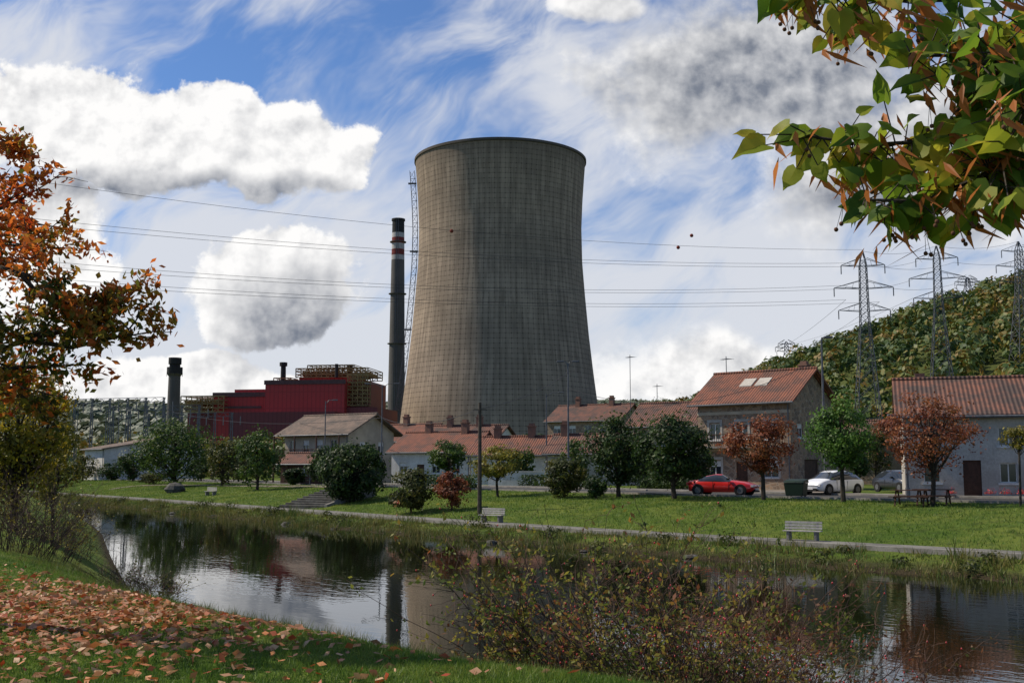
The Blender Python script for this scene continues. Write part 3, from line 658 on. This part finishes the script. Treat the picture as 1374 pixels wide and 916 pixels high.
# ---------------------------------------------------------------- trees
def crown(c,rx,rz,n,size,clumps=30,cr=.38,ry=None,shape=0):
    ry=ry or rx; P=[];cc=[];D=[]
    for i in range(clumps):
        while True:
            q=rng.uniform(-1,1,3); l=np.linalg.norm(q)
            if .25<l<1:break
        q=q/l*(l**.5)*(1-cr*.45)*rng.uniform(.85,1.12)
        if shape==1: k=1-.55*max(0,q[2]); q[0]*=k;q[1]*=k
        w=rng.uniform(.5,1.25)*cr; m=int(n/clumps*w/cr)
        d=rng.normal(size=(m,3)); d/=np.linalg.norm(d,axis=1)[:,None]; rr=rng.uniform(.3,1,m)**.5
        p=q+d*rr[:,None]*w*np.array([1,1,.75]); P.append(p*np.array([rx,ry,rz])); cc.append(q*np.array([rx,ry,rz])); D.append(d*.8+q*.5+np.array([0,0,.2]))
    m=int(n*.05); d=rng.normal(size=(m,3)); d/=np.linalg.norm(d,axis=1)[:,None]; P.append(d*rng.uniform(.8,1.15,(m,1))*np.array([rx,ry,rz])); D.append(d)
    return np.concatenate(P)+np.array(c),[Vector(x)+Vector(c) for x in cc],np.concatenate(D)
def tree(name,u,vt,vb,hw,d,mt,n=4200,size=.13,tr=.13,shape=0,clumps=30,cr=.38,Y=None):
    if Y is None: x,y,z=on(u,d)
    else: q=W(u,645,Y); x,y=q.x,q.y; z=zt(x,y)
    zt_=W(u,vt,y/KY).z; zb=max(W(u,vb,y/KY).z,z+.1); rx=hw/F*y*1.06; rz=(zt_-zb)/2; c=(x,y,(zt_+zb)/2)
    P,cc,D=crown((0,0,c[2]-z),rx,rz,n,size,clumps,cr,None,shape)
    e=empty(name,(x,y,z)); kk=P[:,2]>.03; P=P[kk]; D=D[kk]
    fast('foliage',leafquads(P,size,nrm=D,jit=.5),4,mt,e)
    b=MB(); top=Vector((0,0,(c[2]-z)+rz*.35)); mid=Vector((random.uniform(-.1,.1),0,max(.4,(zb-z)*.9)))
    b.tube((0,0,-.1),mid,tr*1.25,tr,8); b.tube(mid,top,tr,tr*.35,8)
    for q in cc:
        s=mid.lerp(top,random.uniform(.0,.8)); k=(s+q)/2+Vector((0,0,-.1)); b.path([s,k,q],tr*.4,.012,5)
    b.obj('trunk',[M_bark],e); return e
tree('willow_tree',235,560,650,48,8,L_green,6500,.16,.22,clumps=45)
tree('garden_tree',298,584,652,23,10,L_olive,2500,.15)
tree('garden_tree',345,573,652,33,8,L_green,4000,.15,.14,1)
tree('garden_tree',178,598,648,20,12,L_dark,2500,.17)
tree('garden_tree',432,600,652,22,14,L_dark,2500,.15)
tree('round_bush',475,590,672,43,5,L_dark,8000,.13,.12,clumps=50)
tree('round_bush',553,628,690,31,2.8,L_olive,5500,.10,.06,clumps=40)
tree('red_shrub',607,630,680,23,4,L_rust,3000,.09,.05)
tree('garden_tree',600,589,636,26,12,L_green,3500,.11)
tree('maple_tree',668,598,645,37,9.5,L_yg,4000,.10,.08)
tree('round_bush',757,609,668,28,10,L_olive,4500,.10,.06)
tree('round_bush',800,640,668,14,10,L_dark,1500,.09,.05)
tree('garden_tree',830,553,655,47,11.5,L_dark,7500,.11,.13,1,clumps=44)
tree('garden_tree',905,548,652,52,11,L_dark,8500,.11,.13,1,clumps=50)
tree('maple_tree',1024,553,636,49,12,L_rust,5200,.085,.11,clumps=40,cr=.34)
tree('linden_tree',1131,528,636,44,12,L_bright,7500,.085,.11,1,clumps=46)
tree('maple_tree',1250,524,640,64,11.3,L_rust,6000,.075,.11,clumps=55,cr=.28)
tree('garden_tree',1368,570,606,22,12,L_yg,1200,.07,.05)
tree('round_bush',455,628,672,20,4,L_dark,2500,.11,.05)
tree('round_bush',205,632,652,18,9,L_olive,1500,.12,.05)
for u,vt,hw,Y,m in((700,596,16,76,L_green),(770,590,18,70,L_green),(865,600,22,66,L_green),(940,600,18,60,L_green),(150,618,16,112,L_dark),(395,628,14,80,L_dark),(500,610,16,70,L_dark),(60,600,34,105,L_green),(110,610,20,115,L_olive),(890,533,22,125,L_dark),(910,528,14,126,L_dark),(1175,560,22,80,L_olive),(1120,570,20,84,L_dark),(270,610,18,98,L_dark),(320,612,16,100,L_olive),(1150,600,14,78,L_dark),(1195,580,14,90,L_green)):
    tree('garden_tree',u,vt,652,hw,0,m,2200,.14,.1,Y=Y)
P=[];D=[]
for u0,u1,d in((560,640,15.2),(700,800,21.5),(860,930,21.8)):
    a=on(u0,d); c=on(u1,d); n=2600; t=rng.random(n)[:,None]; base_=np.array(a)[None,:]*(1-t)+np.array(c)[None,:]*t; o=rng.normal(size=(n,3)); o/=np.linalg.norm(o,axis=1)[:,None]
    P.append(base_+o*np.array([.45,.45,.55])+np.array([0,0,.55])); D.append(o)
P=np.concatenate(P); D=np.concatenate(D); fast('hedge',leafquads(P,.10,nrm=D),4,L_dark)
def gpos(u,Y): q=W(u,700,Y); return q.x,q.y,zt(q.x,q.y)
tree('yellow_tree',20,485,690,72,0,L_yellow,9000,.065,.13,Y=24,clumps=80,cr=.26)
tree('yellow_tree',75,560,690,34,0,L_yg,3500,.06,.05,Y=26,clumps=40,cr=.26)
N_=7600; X_=rng.uniform(-120,560,N_); Y_=rng.uniform(200,900,N_); keep=(X_/Y_<.56)&(X_/Y_>-.15)&(terr(X_,Y_)>4)
X_,Y_=X_[keep],Y_[keep]; Z_=terr(X_,Y_); V=[];D=[]
clear=wav(X_,Y_,.03)
for x,y,z,cl in zip(X_,Y_,Z_,clear):
    if cl>.72 or z>160: continue
    h=random.uniform(4.5,11.); r=h*random.uniform(.45,.62); m=46; d=rng.normal(size=(m,3)); d[:,2]=np.abs(d[:,2])*1.1-.35; d/=np.linalg.norm(d,axis=1)[:,None]
    V.append(np.array([x,y,z+h*.42])+d*rng.uniform(.8,1.05,(m,1))*np.array([r,r,h*.5])); D.append(d)
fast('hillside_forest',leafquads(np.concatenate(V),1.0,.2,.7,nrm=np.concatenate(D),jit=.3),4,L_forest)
V=[];D=[]
for i in range(800):
    y=random.uniform(190,300); x=random.uniform(-.54,.4)*y
    if abs(x-TX)<38 and y>280: continue
    z=zt(x,y); h=random.uniform(4,8.5); r=h*.45; m=60; d=rng.normal(size=(m,3)); d/=np.linalg.norm(d,axis=1)[:,None]
    V.append(np.array([x,y,z+h*.5])+d*rng.uniform(.75,1.08,(m,1))*np.array([r,r,h*.52])); D.append(d)
fast('distant_trees',leafquads(np.concatenate(V),.5,.2,.7,nrm=np.concatenate(D),jit=.4),4,L_forest)
n=60000; y=rng.uniform(1100,3000,n); x=rng.uniform(-.55,.55,n)*y; D=np.tile(np.array([[-.3,-.2,.8]]),(n,1)); fast('distant_ridge_trees',leafquads(np.stack([x,y,terr(x,y)+rng.uniform(1,6,n)],1),7,.3,.8,nrm=D,jit=.3),4,L_ridge_haze)
# ---------------------------------------------------------------- foreground autumn tree (left)
def branchy(b,p,d,L,r,depth,tips,bend=.35,n=5,droop=0.):
    pts=[Vector(p)]; d=Vector(d).normalized(); seg=5
    for i in range(seg):
        d=(d+Vector((random.gauss(0,bend),random.gauss(0,bend),random.gauss(0,bend)-droop))*.35).normalized(); pts.append(pts[-1]+d*L/seg)
    b.path(pts,r,r*.45,n)
    if depth==0: tips.append(pts); return
    for k in range(3 if depth>1 else 4):
        i=random.randint(1,seg); nd=(d+Vector((random.gauss(0,.75),random.gauss(0,.75),random.gauss(0,.6)))).normalized()
        branchy(b,pts[i],nd,L*.55,r*.5,depth-1,tips,bend,max(3,n-1),droop)
    tips.append(pts[2:])
e=empty('autumn_tree'); b=MB(); tips=[]
wpt=W
base=Vector((-7.6,8.6*KY,0)); base.z=zt(base.x,base.y)
j1=wpt(-150,480,8.6); b.path([base-Vector((0,0,.1)),base.lerp(j1,.5)+Vector((.1,0,0)),j1],.17,.12,10)
j2=wpt(-110,300,8.6); j3=wpt(-90,120,8.7); b.path([j1,j2,j3],.11,.04,8)
limbs=[(j1,wpt(50,455,8.0),1),(j1,wpt(10,500,8.8),1),(j2,wpt(40,370,7.8),1),(j2,wpt(25,270,8.2),1),(j3,wpt(15,200,8.3),.6),(wpt(30,455,8.1),wpt(165,450,7.8),.8),(wpt(40,450,8.1),wpt(160,410,7.9),.6),(j2,wpt(50,300,8.9),.8),(wpt(30,370,7.9),wpt(80,400,7.8),.8),(j1,wpt(-20,420,7.6),1),(j2,wpt(30,330,8.6),1),(j1,wpt(20,520,8.2),1),(j1,wpt(80,490,8.3),.7)]
for a,c,k in limbs:
    a=Vector(a);c=Vector(c); m=a.lerp(c,.5)+Vector((0,0,-.1)); b.path([a,m,c],.03,.016,6)
    for s in(.4,.6,.8,1.):
        q=a.lerp(c,s); 
        for _ in range(2): branchy(b,q,(c-a).normalized()+Vector((random.gauss(0,.5),random.gauss(0,.6),random.gauss(.15,.5))),.5*k+.08,.010,1,tips)
b.obj('branches',[M_bark],e)
A=[];G=[]
for t in tips:
    for i in range(len(t)-1):
        for _ in range(4 if random.random()<.8 else 1):
            q=t[i].lerp(t[i+1],random.random())+Vector((random.gauss(0,.05),random.gauss(0,.05),random.gauss(-.02,.05)))
            (G if (q.x<-4.3 and q.z<3.5 and random.random()<.7) else A).append(tuple(q))
fast('foliage_red',leafquads(A,.045,0,.5),4,L_autumn,e)
if G: fast('foliage_green',leafquads(G,.045,0,.5),4,L_autgreen,e)
# ---------------------------------------------------------------- foreground linden branch (right)
e=empty('linden_tree_foreground'); b=MB()
tb=Vector((3.3,1.7,0)); tb.z=zt(3.3,1.7); b.path([tb,Vector((3.25,1.75,1.6)),Vector((3.2,1.8,3.6)),Vector((3.2,1.7,5.2))],.2,.09,12)
def hleaf(L,c,dirv,nrm,s):
    dirv=dirv.normalized(); sd_=dirv.cross(nrm).normalized(); nn=sd_.cross(dirv)
    out=[(0,0),(.26,-.12),(.46,.06),(.50,.34),(.36,.66),(.14,.92),(0,1.15)]
    cup=random.uniform(-.2,.45); curl=random.uniform(-.7,.15); wob=random.uniform(.02,.06)
    def P(x,y): return c+sd_*(x*s)+dirv*(y*s)+nn*(s*(cup*abs(x)+curl*y*y*.5+wob*math.sin(9*y+6*x)))
    mid=[P(0,y) for y in(0,.2,.45,.7,.95,1.15)]
    for sg in(-1,1):
        ed=[P(sg*x,y) for x,y in out[1:-1]]
        fs=[(0,6,7,1),(1,7,8,2),(2,8,9,3),(3,9,10,4),(4,10,5)]
        L.add(mid+ed,fs if sg>0 else [f[::-1] for f in fs])
LV=MB(); BR=MB(); SE=MB()
trunkp=Vector((3.2,1.8,3.2))
def brn(pts,nl,sz,spread):
    P=[W(u,v,Y) for u,v,Y in pts]; b.path(P,.010,.003,6)
    for k in range(nl):
        t=random.random()**.8*(len(P)-1); i=min(int(t),len(P)-2); q=P[i].lerp(P[i+1],t-i)
        off=Vector((random.gauss(0,spread),random.gauss(0,spread),random.gauss(-.2*spread,spread))); c=q+off
        b.tube(q,c,.0022,.0016,4)
        d=Vector((off.x*2-.03+random.gauss(0,.05),random.gauss(0,.06),off.z-.06+random.gauss(0,.05))); nr=Vector((random.gauss(-.3,.6),random.gauss(-.8,.5),random.gauss(.5,.5)))
        hleaf(LV,c,d,nr,sz*random.uniform(.5,1.15))
        if random.random()<.6:
            for _ in range(2):
                h=c+Vector((random.gauss(0,.05),random.gauss(0,.03),random.gauss(-.02,.02))); dd=Vector((random.gauss(0,.03),random.gauss(0,.02),-.035)); w=Vector((.007,random.gauss(0,.006),.004))
                BR.poly([h,h+dd*.5+w,h+dd*1.6+Vector((.01,0,0)),h+dd*.6-w])
            if random.random()<.3:
                for _ in range(2):
                    s=h+dd+Vector((random.gauss(0,.015),random.gauss(0,.015),-.03-random.random()*.03)); b.tube(h+dd*.8,s,.0008,n=3); SE.ball(s,.0058,0,6,4)
brn([(1620,120,2.1),(1400,150,2.0),(1320,165,2.0),(1240,190,2.0),(1160,195,2.0),(1070,180,2.0)],90,.072,.042)
brn([(1600,-60,2.2),(1400,-30,2.1),(1300,0,2.1),(1200,0,2.05),(1120,-5,2.0),(1030,-20,2.0)],84,.072,.045)
brn([(1440,60,2.1),(1390,70,2.0),(1330,75,2.0),(1220,75,1.95)],64,.072,.045)
brn([(1400,150,2.0),(1370,210,1.9),(1310,240,1.9),(1240,270,1.9),(1160,268,1.9)],90,.072,.045)
brn([(1440,60,1.9),(1390,120,1.8),(1350,200,1.85),(1330,255,1.9)],80,.072,.06)
brn([(1460,-20,1.9),(1400,30,1.85),(1350,70,1.85),(1310,90,1.9)],70,.072,.06)
for t in((1620,120,2.1),(1600,-60,2.2),(1440,60,1.9),(1460,-20,1.9)):
    q=W(*t); b.path([trunkp,trunkp.lerp(q,.5)+Vector((0,0,.05)),q],.025,.010,7)
b.obj('branches',[M_bark],e); LV.obj('leaves',[L_linden],e,True); BR.obj('bracts',[L_bract],e); SE.obj('seeds',[mat('seed',(.14,.06,.03),None)],e,True)
# ---------------------------------------------------------------- bank shrubs
def shrub(name,cx,cy,rad,hh,ns,lm,leafn=6,ls=.028,hips=True,lean=0.,r0=.008):
    z0=zt(cx,cy); e=empty(name,(0,0,0)); b=MB(); LP=[]; HP=MB()
    for i in range(ns):
        a=random.uniform(0,2*math.pi); q=random.random()**.6*rad*.75; x=cx+math.cos(a)*q*1.35; y=cy+math.sin(a)*q*.8; p=Vector((x,y,zt(x,y)-.05))
        L=hh*random.uniform(.4,1.15)*(1-.35*q/rad); d=Vector((math.cos(a)*.42+lean+random.gauss(0,.2),math.sin(a)*.3,1)).normalized(); pts=[p]; seg=8
        for k in range(seg):
            d=(d+Vector((random.gauss(0,.13)+math.cos(a)*.05,random.gauss(0,.13),-.05*k/seg+random.gauss(0,.06)))).normalized(); pts.append(pts[-1]+d*L/seg)
        b.path(pts,r0,.003,4)
        for k in range(random.randint(6,10)):
            s=random.randint(2,seg); dd=(d+Vector((random.gauss(0,.8),random.gauss(0,.8),random.gauss(.1,.5)))).normalized(); q0=pts[s]; tw=[q0]
            for _ in range(4): dd=(dd+Vector((random.gauss(0,.25),random.gauss(0,.25),random.gauss(-.03,.2)))).normalized(); tw.append(tw[-1]+dd*random.uniform(.06,.15))
            b.path(tw,.0038,.0017,3)
            nl=int(random.random()**1.5*leafn*2)
            for _ in range(nl):
                t=random.choice(tw); LP.append((t.x+random.gauss(0,.03),t.y+random.gauss(0,.03),t.z+random.gauss(0,.03)))
            if hips and random.random()<.25: HP.ball(tw[-1],.010,0,6,4,1.3)
    b.obj('stems',[M_twig],e); 
    if LP: fast('leaves',leafquads(LP,ls,0,.5),4,lm,e)
    if HP.v: HP.obj('rosehips',[M_red],e,True)
L_shrub=leafmat('leaves_shrub',[(.05,.08,.015),(.13,.16,.03),(.28,.24,.04),(.24,.08,.03)],.5,1.2,1)
L_shrubr=leafmat('leaves_shrub_red',[(.12,.06,.03),(.20,.08,.035),(.12,.13,.03)],.45,2,1)
shrub('rosehip_bush',1.3,13.2,1.2,3.0,185,L_shrub,7,.034)
shrub('rosehip_bush',2.5,12.6,1.15,2.6,200,L_shrubr,4.5,.03)
shrub('rosehip_bush',3.5,12.2,.9,1.9,160,L_shrubr,2,.028)
shrub('rosehip_bush',2.2,14.5,1.2,2.9,90,L_shrub,7,.034)
shrub('rosehip_bush',1.7,11.0,.8,1.4,60,L_shrub,6,.03)
for u,Y,h in((40,20,2.0),(10,18,2.2),(70,24,2.2)): x,y,z=gpos(u,Y); shrub('bare_shrub',x,y,1.3,h,80,L_yg,2,.03,False)
for u,Y,h in((215,13.5,.5),(170,14.5,.45)): x,y,z=gpos(u,Y); shrub('weed_clump',x,y,.4,h,18,L_olive,6,.02,False,r0=.004)
# ---------------------------------------------------------------- grasses
def blades(name,X,Y,Z,h,w,lean,mt):
    n=len(X); a=rng.uniform(0,2*np.pi,n); hh=h*rng.uniform(.5,1.3,n); wx=np.cos(a)*w;wy=np.sin(a)*w; lx=rng.normal(0,lean,n)*hh; ly=rng.normal(0,lean,n)*hh
    V=np.stack([np.stack([X-wx,Y-wy,Z-.01],1),np.stack([X+wx,Y+wy,Z-.01],1),np.stack([X+lx,Y+ly,Z+hh],1)],1); return fast(name,V,3,mt)
n=200000; y=(5.3+(rng.random(n)**1.4)*12)*KY; x=rng.uniform(-.52,.32,n)*y; dn=sd(LN,x,y); k=(dn>-1.2); x,y=x[k],y[k]
blades('lawn_grass',x,y,terr(x,y),.05,.0048,.5,L_grass)
n=2500; y=rng.uniform(8,28,n); x=rng.uniform(-.5,.3,n)*y; dn=sd(LN,x,y); k=(dn<0.1)&(dn>-1.6); x,y=x[k],y[k]
xx=np.repeat(x,14)+rng.normal(0,.05,len(x)*14); yy=np.repeat(y,14)+rng.normal(0,.05,len(x)*14); blades('bank_grass',xx,yy,terr(xx,yy),.14,.004,.4,L_reed)
n=5600; sel=LD[(LD[:,1]>14)&(LD[:,1]<168)]; i=rng.integers(0,len(sel)-1,n); P=sel[i]+(sel[i+1]-sel[i])*rng.random((n,1)); D=sel[i+1]-sel[i]; D/=np.linalg.norm(D,axis=1)[:,None]
off=-rng.uniform(.35,3.5,n)*KD; P=P+np.stack([D[:,1],-D[:,0]],1)*off[:,None]
m=14; hf=.5+.9*(wav(P[:,0],P[:,1],.8)>0)*rng.random(n); hs=np.repeat(np.clip(rng.gamma(2,.12,n),.08,.8)*hf,m); xx=np.repeat(P[:,0],m)+rng.normal(0,.16,n*m); yy=np.repeat(P[:,1],m)+rng.normal(0,.16,n*m)
blades('river_reeds',xx,yy,terr(xx,yy),hs,.02,.35,L_reed)
C=[];D=[]
for k in range(75):
    j=random.randint(0,len(sel)-2); d_=sel[j+1]-sel[j]; d_=d_/np.linalg.norm(d_); o=random.uniform(.7,2.9)*KD; p=sel[j]-np.array([d_[1],-d_[0]])*o; r=random.uniform(.22,.6); m=int(300*r); o_=rng.normal(size=(m,3)); o_/=np.linalg.norm(o_,axis=1)[:,None]
    C.append(np.array([p[0],p[1],zt(p[0],p[1])+r*.4])+o_*rng.uniform(.4,1.1,(m,1))*np.array([r*1.3,r*1.3,r*.8])); D.append(o_)
fast('bank_bushes',leafquads(np.concatenate(C),.07,nrm=np.concatenate(D)),4,L_olive)
n=90000; i=rng.integers(0,len(sel)-1,n); P=sel[i]+(sel[i+1]-sel[i])*rng.random((n,1)); D=sel[i+1]-sel[i]; D/=np.linalg.norm(D,axis=1)[:,None]; P=P+np.stack([D[:,1],-D[:,0]],1)*(KD*rng.uniform(2,12.8,n))[:,None]
blades('slope_grass',P[:,0],P[:,1],terr(P[:,0],P[:,1]),.12,.022,.5,L_grass)
b=MB()
for i in range(46):
    j=random.randint(0,len(sel)-2); D=sel[j+1]-sel[j]; D/=np.linalg.norm(D); o=random.uniform(2.6,3.4)*KD; p=sel[j]-np.array([D[1],-D[0]])*o; r=random.uniform(.12,.32)
    k=len(b.v); b.ball((p[0],p[1],-1.70),r,0,7,5,.55)
    for q in range(k,len(b.v)): v=b.v[q]; s=1+.18*math.sin(q*12.9); b.v[q]=(p[0]+(v[0]-p[0])*s,p[1]+(v[1]-p[1])*s,v[2])
b.obj('river_rocks',[M_rock])
x,y,z=on(235,5); b=MB(); b.ball((0,0,.3),1.0,0,9,6,.7); b.v=[(v[0]*(1+.12*math.sin(i*7.3)),v[1],v[2]) for i,v in enumerate(b.v)]; b.obj('boulder',[M_rock],loc=(x,y,z))
P=[]; p=W(1215,650,46); a=math.atan(KY*math.tan(math.radians(-13)))
for i in range(1200):
    lx=random.choice([4.4,5.2,6.0,6.8,7.2,9.5,10.3,2.4])+random.gauss(0,.14); ly=-.6+random.gauss(0,.12); P.append((p.x+lx*math.cos(a)-ly*math.sin(a),p.y+lx*math.sin(a)+ly*math.cos(a),.25+abs(random.gauss(0,.13))))
fast('flower_planters',leafquads(P,.04),4,L_flower)
n=7000; x=rng.normal(-5.3,1.7,n); y=(rng.normal(8.9,1.5,n)+(-x-4.6)*.35)*KY; k2=rng.random(n)<.10
x=np.where(k2,rng.uniform(-9,3,n),x); y=np.where(k2,rng.uniform(7.5,20,n),y); dn=sd(LN,x,y); k=(dn>.1)&(y>7); x,y=x[k],y[k]
C=np.stack([x,y,terr(x,y)+rng.uniform(.02,.06,len(x))],1); fast('fallen_leaves',leafquads(C,.045,.7,.6,.5),4,L_fallen)
# ---------------------------------------------------------------- world
SE_,SR=math.radians(46),math.radians(-74)
w=bpy.data.worlds.new('World'); S.world=w; w.use_nodes=True; t=w.node_tree; t.nodes.clear()
out=N(t,'ShaderNodeOutputWorld'); bg=N(t,'ShaderNodeBackground'); bg.inputs[1].default_value=.085; t.links.new(bg.outputs[0],out.inputs[0])
sky=N(t,'ShaderNodeTexSky'); sky.sky_type='NISHITA'; sky.sun_disc=False; sky.sun_elevation=SE_; sky.sun_rotation=SR; sky.altitude=1100; sky.air_density=1.2; sky.dust_density=.3; sky.ozone_density=2.5
g=N(t,'ShaderNodeTexCoord').outputs['Generated']; s=N(t,'ShaderNodeSeparateXYZ'); t.links.new(g,s.inputs[0])
yy=mth(t,'MAXIMUM',mth(t,'ABSOLUTE',s.outputs[1]),.22); pxn=mth(t,'DIVIDE',s.outputs[0],yy); pzn=mth(t,'DIVIDE',s.outputs[2],yy)
cb=N(t,'ShaderNodeCombineXYZ'); t.links.new(pxn,cb.inputs[0]); t.links.new(pzn,cb.inputs[1]); P0=cb.outputs[0]
wn=vm(t,'SCALE',vm(t,'SUBTRACT',noise(t,P0,7.,2,.55,0,True),(.5,.5,.5)).outputs[0]); wn.inputs['Scale'].default_value=.085
P=vm(t,'ADD',P0,wn.outputs[0]).outputs[0]
def tan_(u,v): a=(u-687)/F; b_=(458-v)/F; k=CT-b_*ST; return a/k,(ST+b_*CT)/k
def blobs(L):
    r=None
    for u,v,ru,rv in L:
        cx,cz=tan_(u,v); d=vm(t,'LENGTH',vm(t,'DIVIDE',vm(t,'SUBTRACT',P,(cx,cz,0)).outputs[0],(ru/F,rv/F,1)).outputs[0]).outputs['Value']; f=mth(t,'SUBTRACT',1.,d); r=f if r is None else mth(t,'MAXIMUM',r,f)
    return r
n1=noise(t,P0,12,6,.62,.0); n2=noise(t,vm(t,'ADD',P0,(-.008,.014,0)).outputs[0],12,4,.6,.0)
bl=blobs([(80,150,160,85),(240,180,160,95),(390,200,110,80),(365,390,120,82),(930,500,190,46),(1000,100,260,130),(1240,220,260,120),(200,515,330,46),(60,330,90,120),(800,-5,70,26)])
fld=mth(t,'ADD',mth(t,'MULTIPLY',mth(t,'MAXIMUM',bl,-1.),1.6),mth(t,'MULTIPLY',mth(t,'SUBTRACT',n1,.5),2.6))
# cumulus (left) have crisp edges, the veil on the right is soft
soft=mrange(t,pxn,-.05,.12)
den=mth(t,'ADD',mth(t,'MULTIPLY',mrange(t,fld,-.02,.22),mth(t,'SUBTRACT',1.,soft)),mth(t,'MULTIPLY',mrange(t,fld,-.35,.75),soft))
drk=mth(t,'ADD',blobs([(392,425,118,62),(1030,90,330,150),(320,262,170,38),(115,255,130,36),(1240,240,300,110)]),mth(t,'MULTIPLY',mth(t,'SUBTRACT',n1,.5),1.1))
lit=mth(t,'ADD',mth(t,'MULTIPLY',mth(t,'SUBTRACT',n1,n2),2.4),mth(t,'SUBTRACT',.90,mth(t,'MULTIPLY',mrange(t,drk,-.3,.75),.62)),clamp=True)
K=1/.085
ccol=mix(t,lit,(.20*K,.225*K,.28*K),(1.0*K,.99*K,.98*K))
mp=N(t,'ShaderNodeMapping'); mp.inputs['Rotation'].default_value=(0,0,math.radians(-38)); t.links.new(P,mp.inputs[0]); mp2=N(t,'ShaderNodeMapping'); mp2.inputs['Scale'].default_value=(1.5,3.8,1); t.links.new(mp.outputs[0],mp2.inputs[0])
ci=noise(t,mp2.outputs[0],3.2,5,.62,.3); ci2=noise(t,P0,4.2,3,.6,.0)
cov=mth(t,'ADD',mth(t,'ADD',mth(t,'MULTIPLY',ci,.65),mth(t,'MULTIPLY',ci2,.55)),mrange(t,pzn,.42,.06,-.02,.15))
front=mrange(t,s.outputs[1],-.1,.25)
cden=mth(t,'MULTIPLY',mth(t,'MULTIPLY',mrange(t,cov,.49,.74),.92),mth(t,'ADD',mth(t,'MULTIPLY',front,.75),.25))
den=mth(t,'MULTIPLY',den,front)
skc=mix(t,1.0,sky.outputs[0],(.80,1.02,1.36),'MULTIPLY')
c1=mix(t,cden,skc,(.72*K,.74*K,.79*K)); c2=mix(t,den,c1,ccol)
t.links.new(c2,bg.inputs[0])
L=bpy.data.lights.new('sun','SUN'); L.energy=5.0; L.angle=math.radians(.5); L.color=(1,.90,.75); so=bpy.data.objects.new('sun',L); S.collection.objects.link(so)
dv=Vector((math.sin(SR)*math.cos(SE_),math.cos(SR)*math.cos(SE_),math.sin(SE_))); so.rotation_euler=dv.to_track_quat('Z','Y').to_euler()
cd=bpy.data.cameras.new('camera'); cd.lens=F/1374*36; cd.sensor_width=36; cd.clip_start=.05; cd.clip_end=12000; co=bpy.data.objects.new('camera',cd); S.collection.objects.link(co); co.location=(0,0,EYE); co.rotation_euler=(math.pi/2+TH,0,0); S.camera=co
S.view_settings.view_transform='Standard'; S.view_settings.look='None'; S.view_settings.exposure=0
print('done',len(bpy.data.objects))
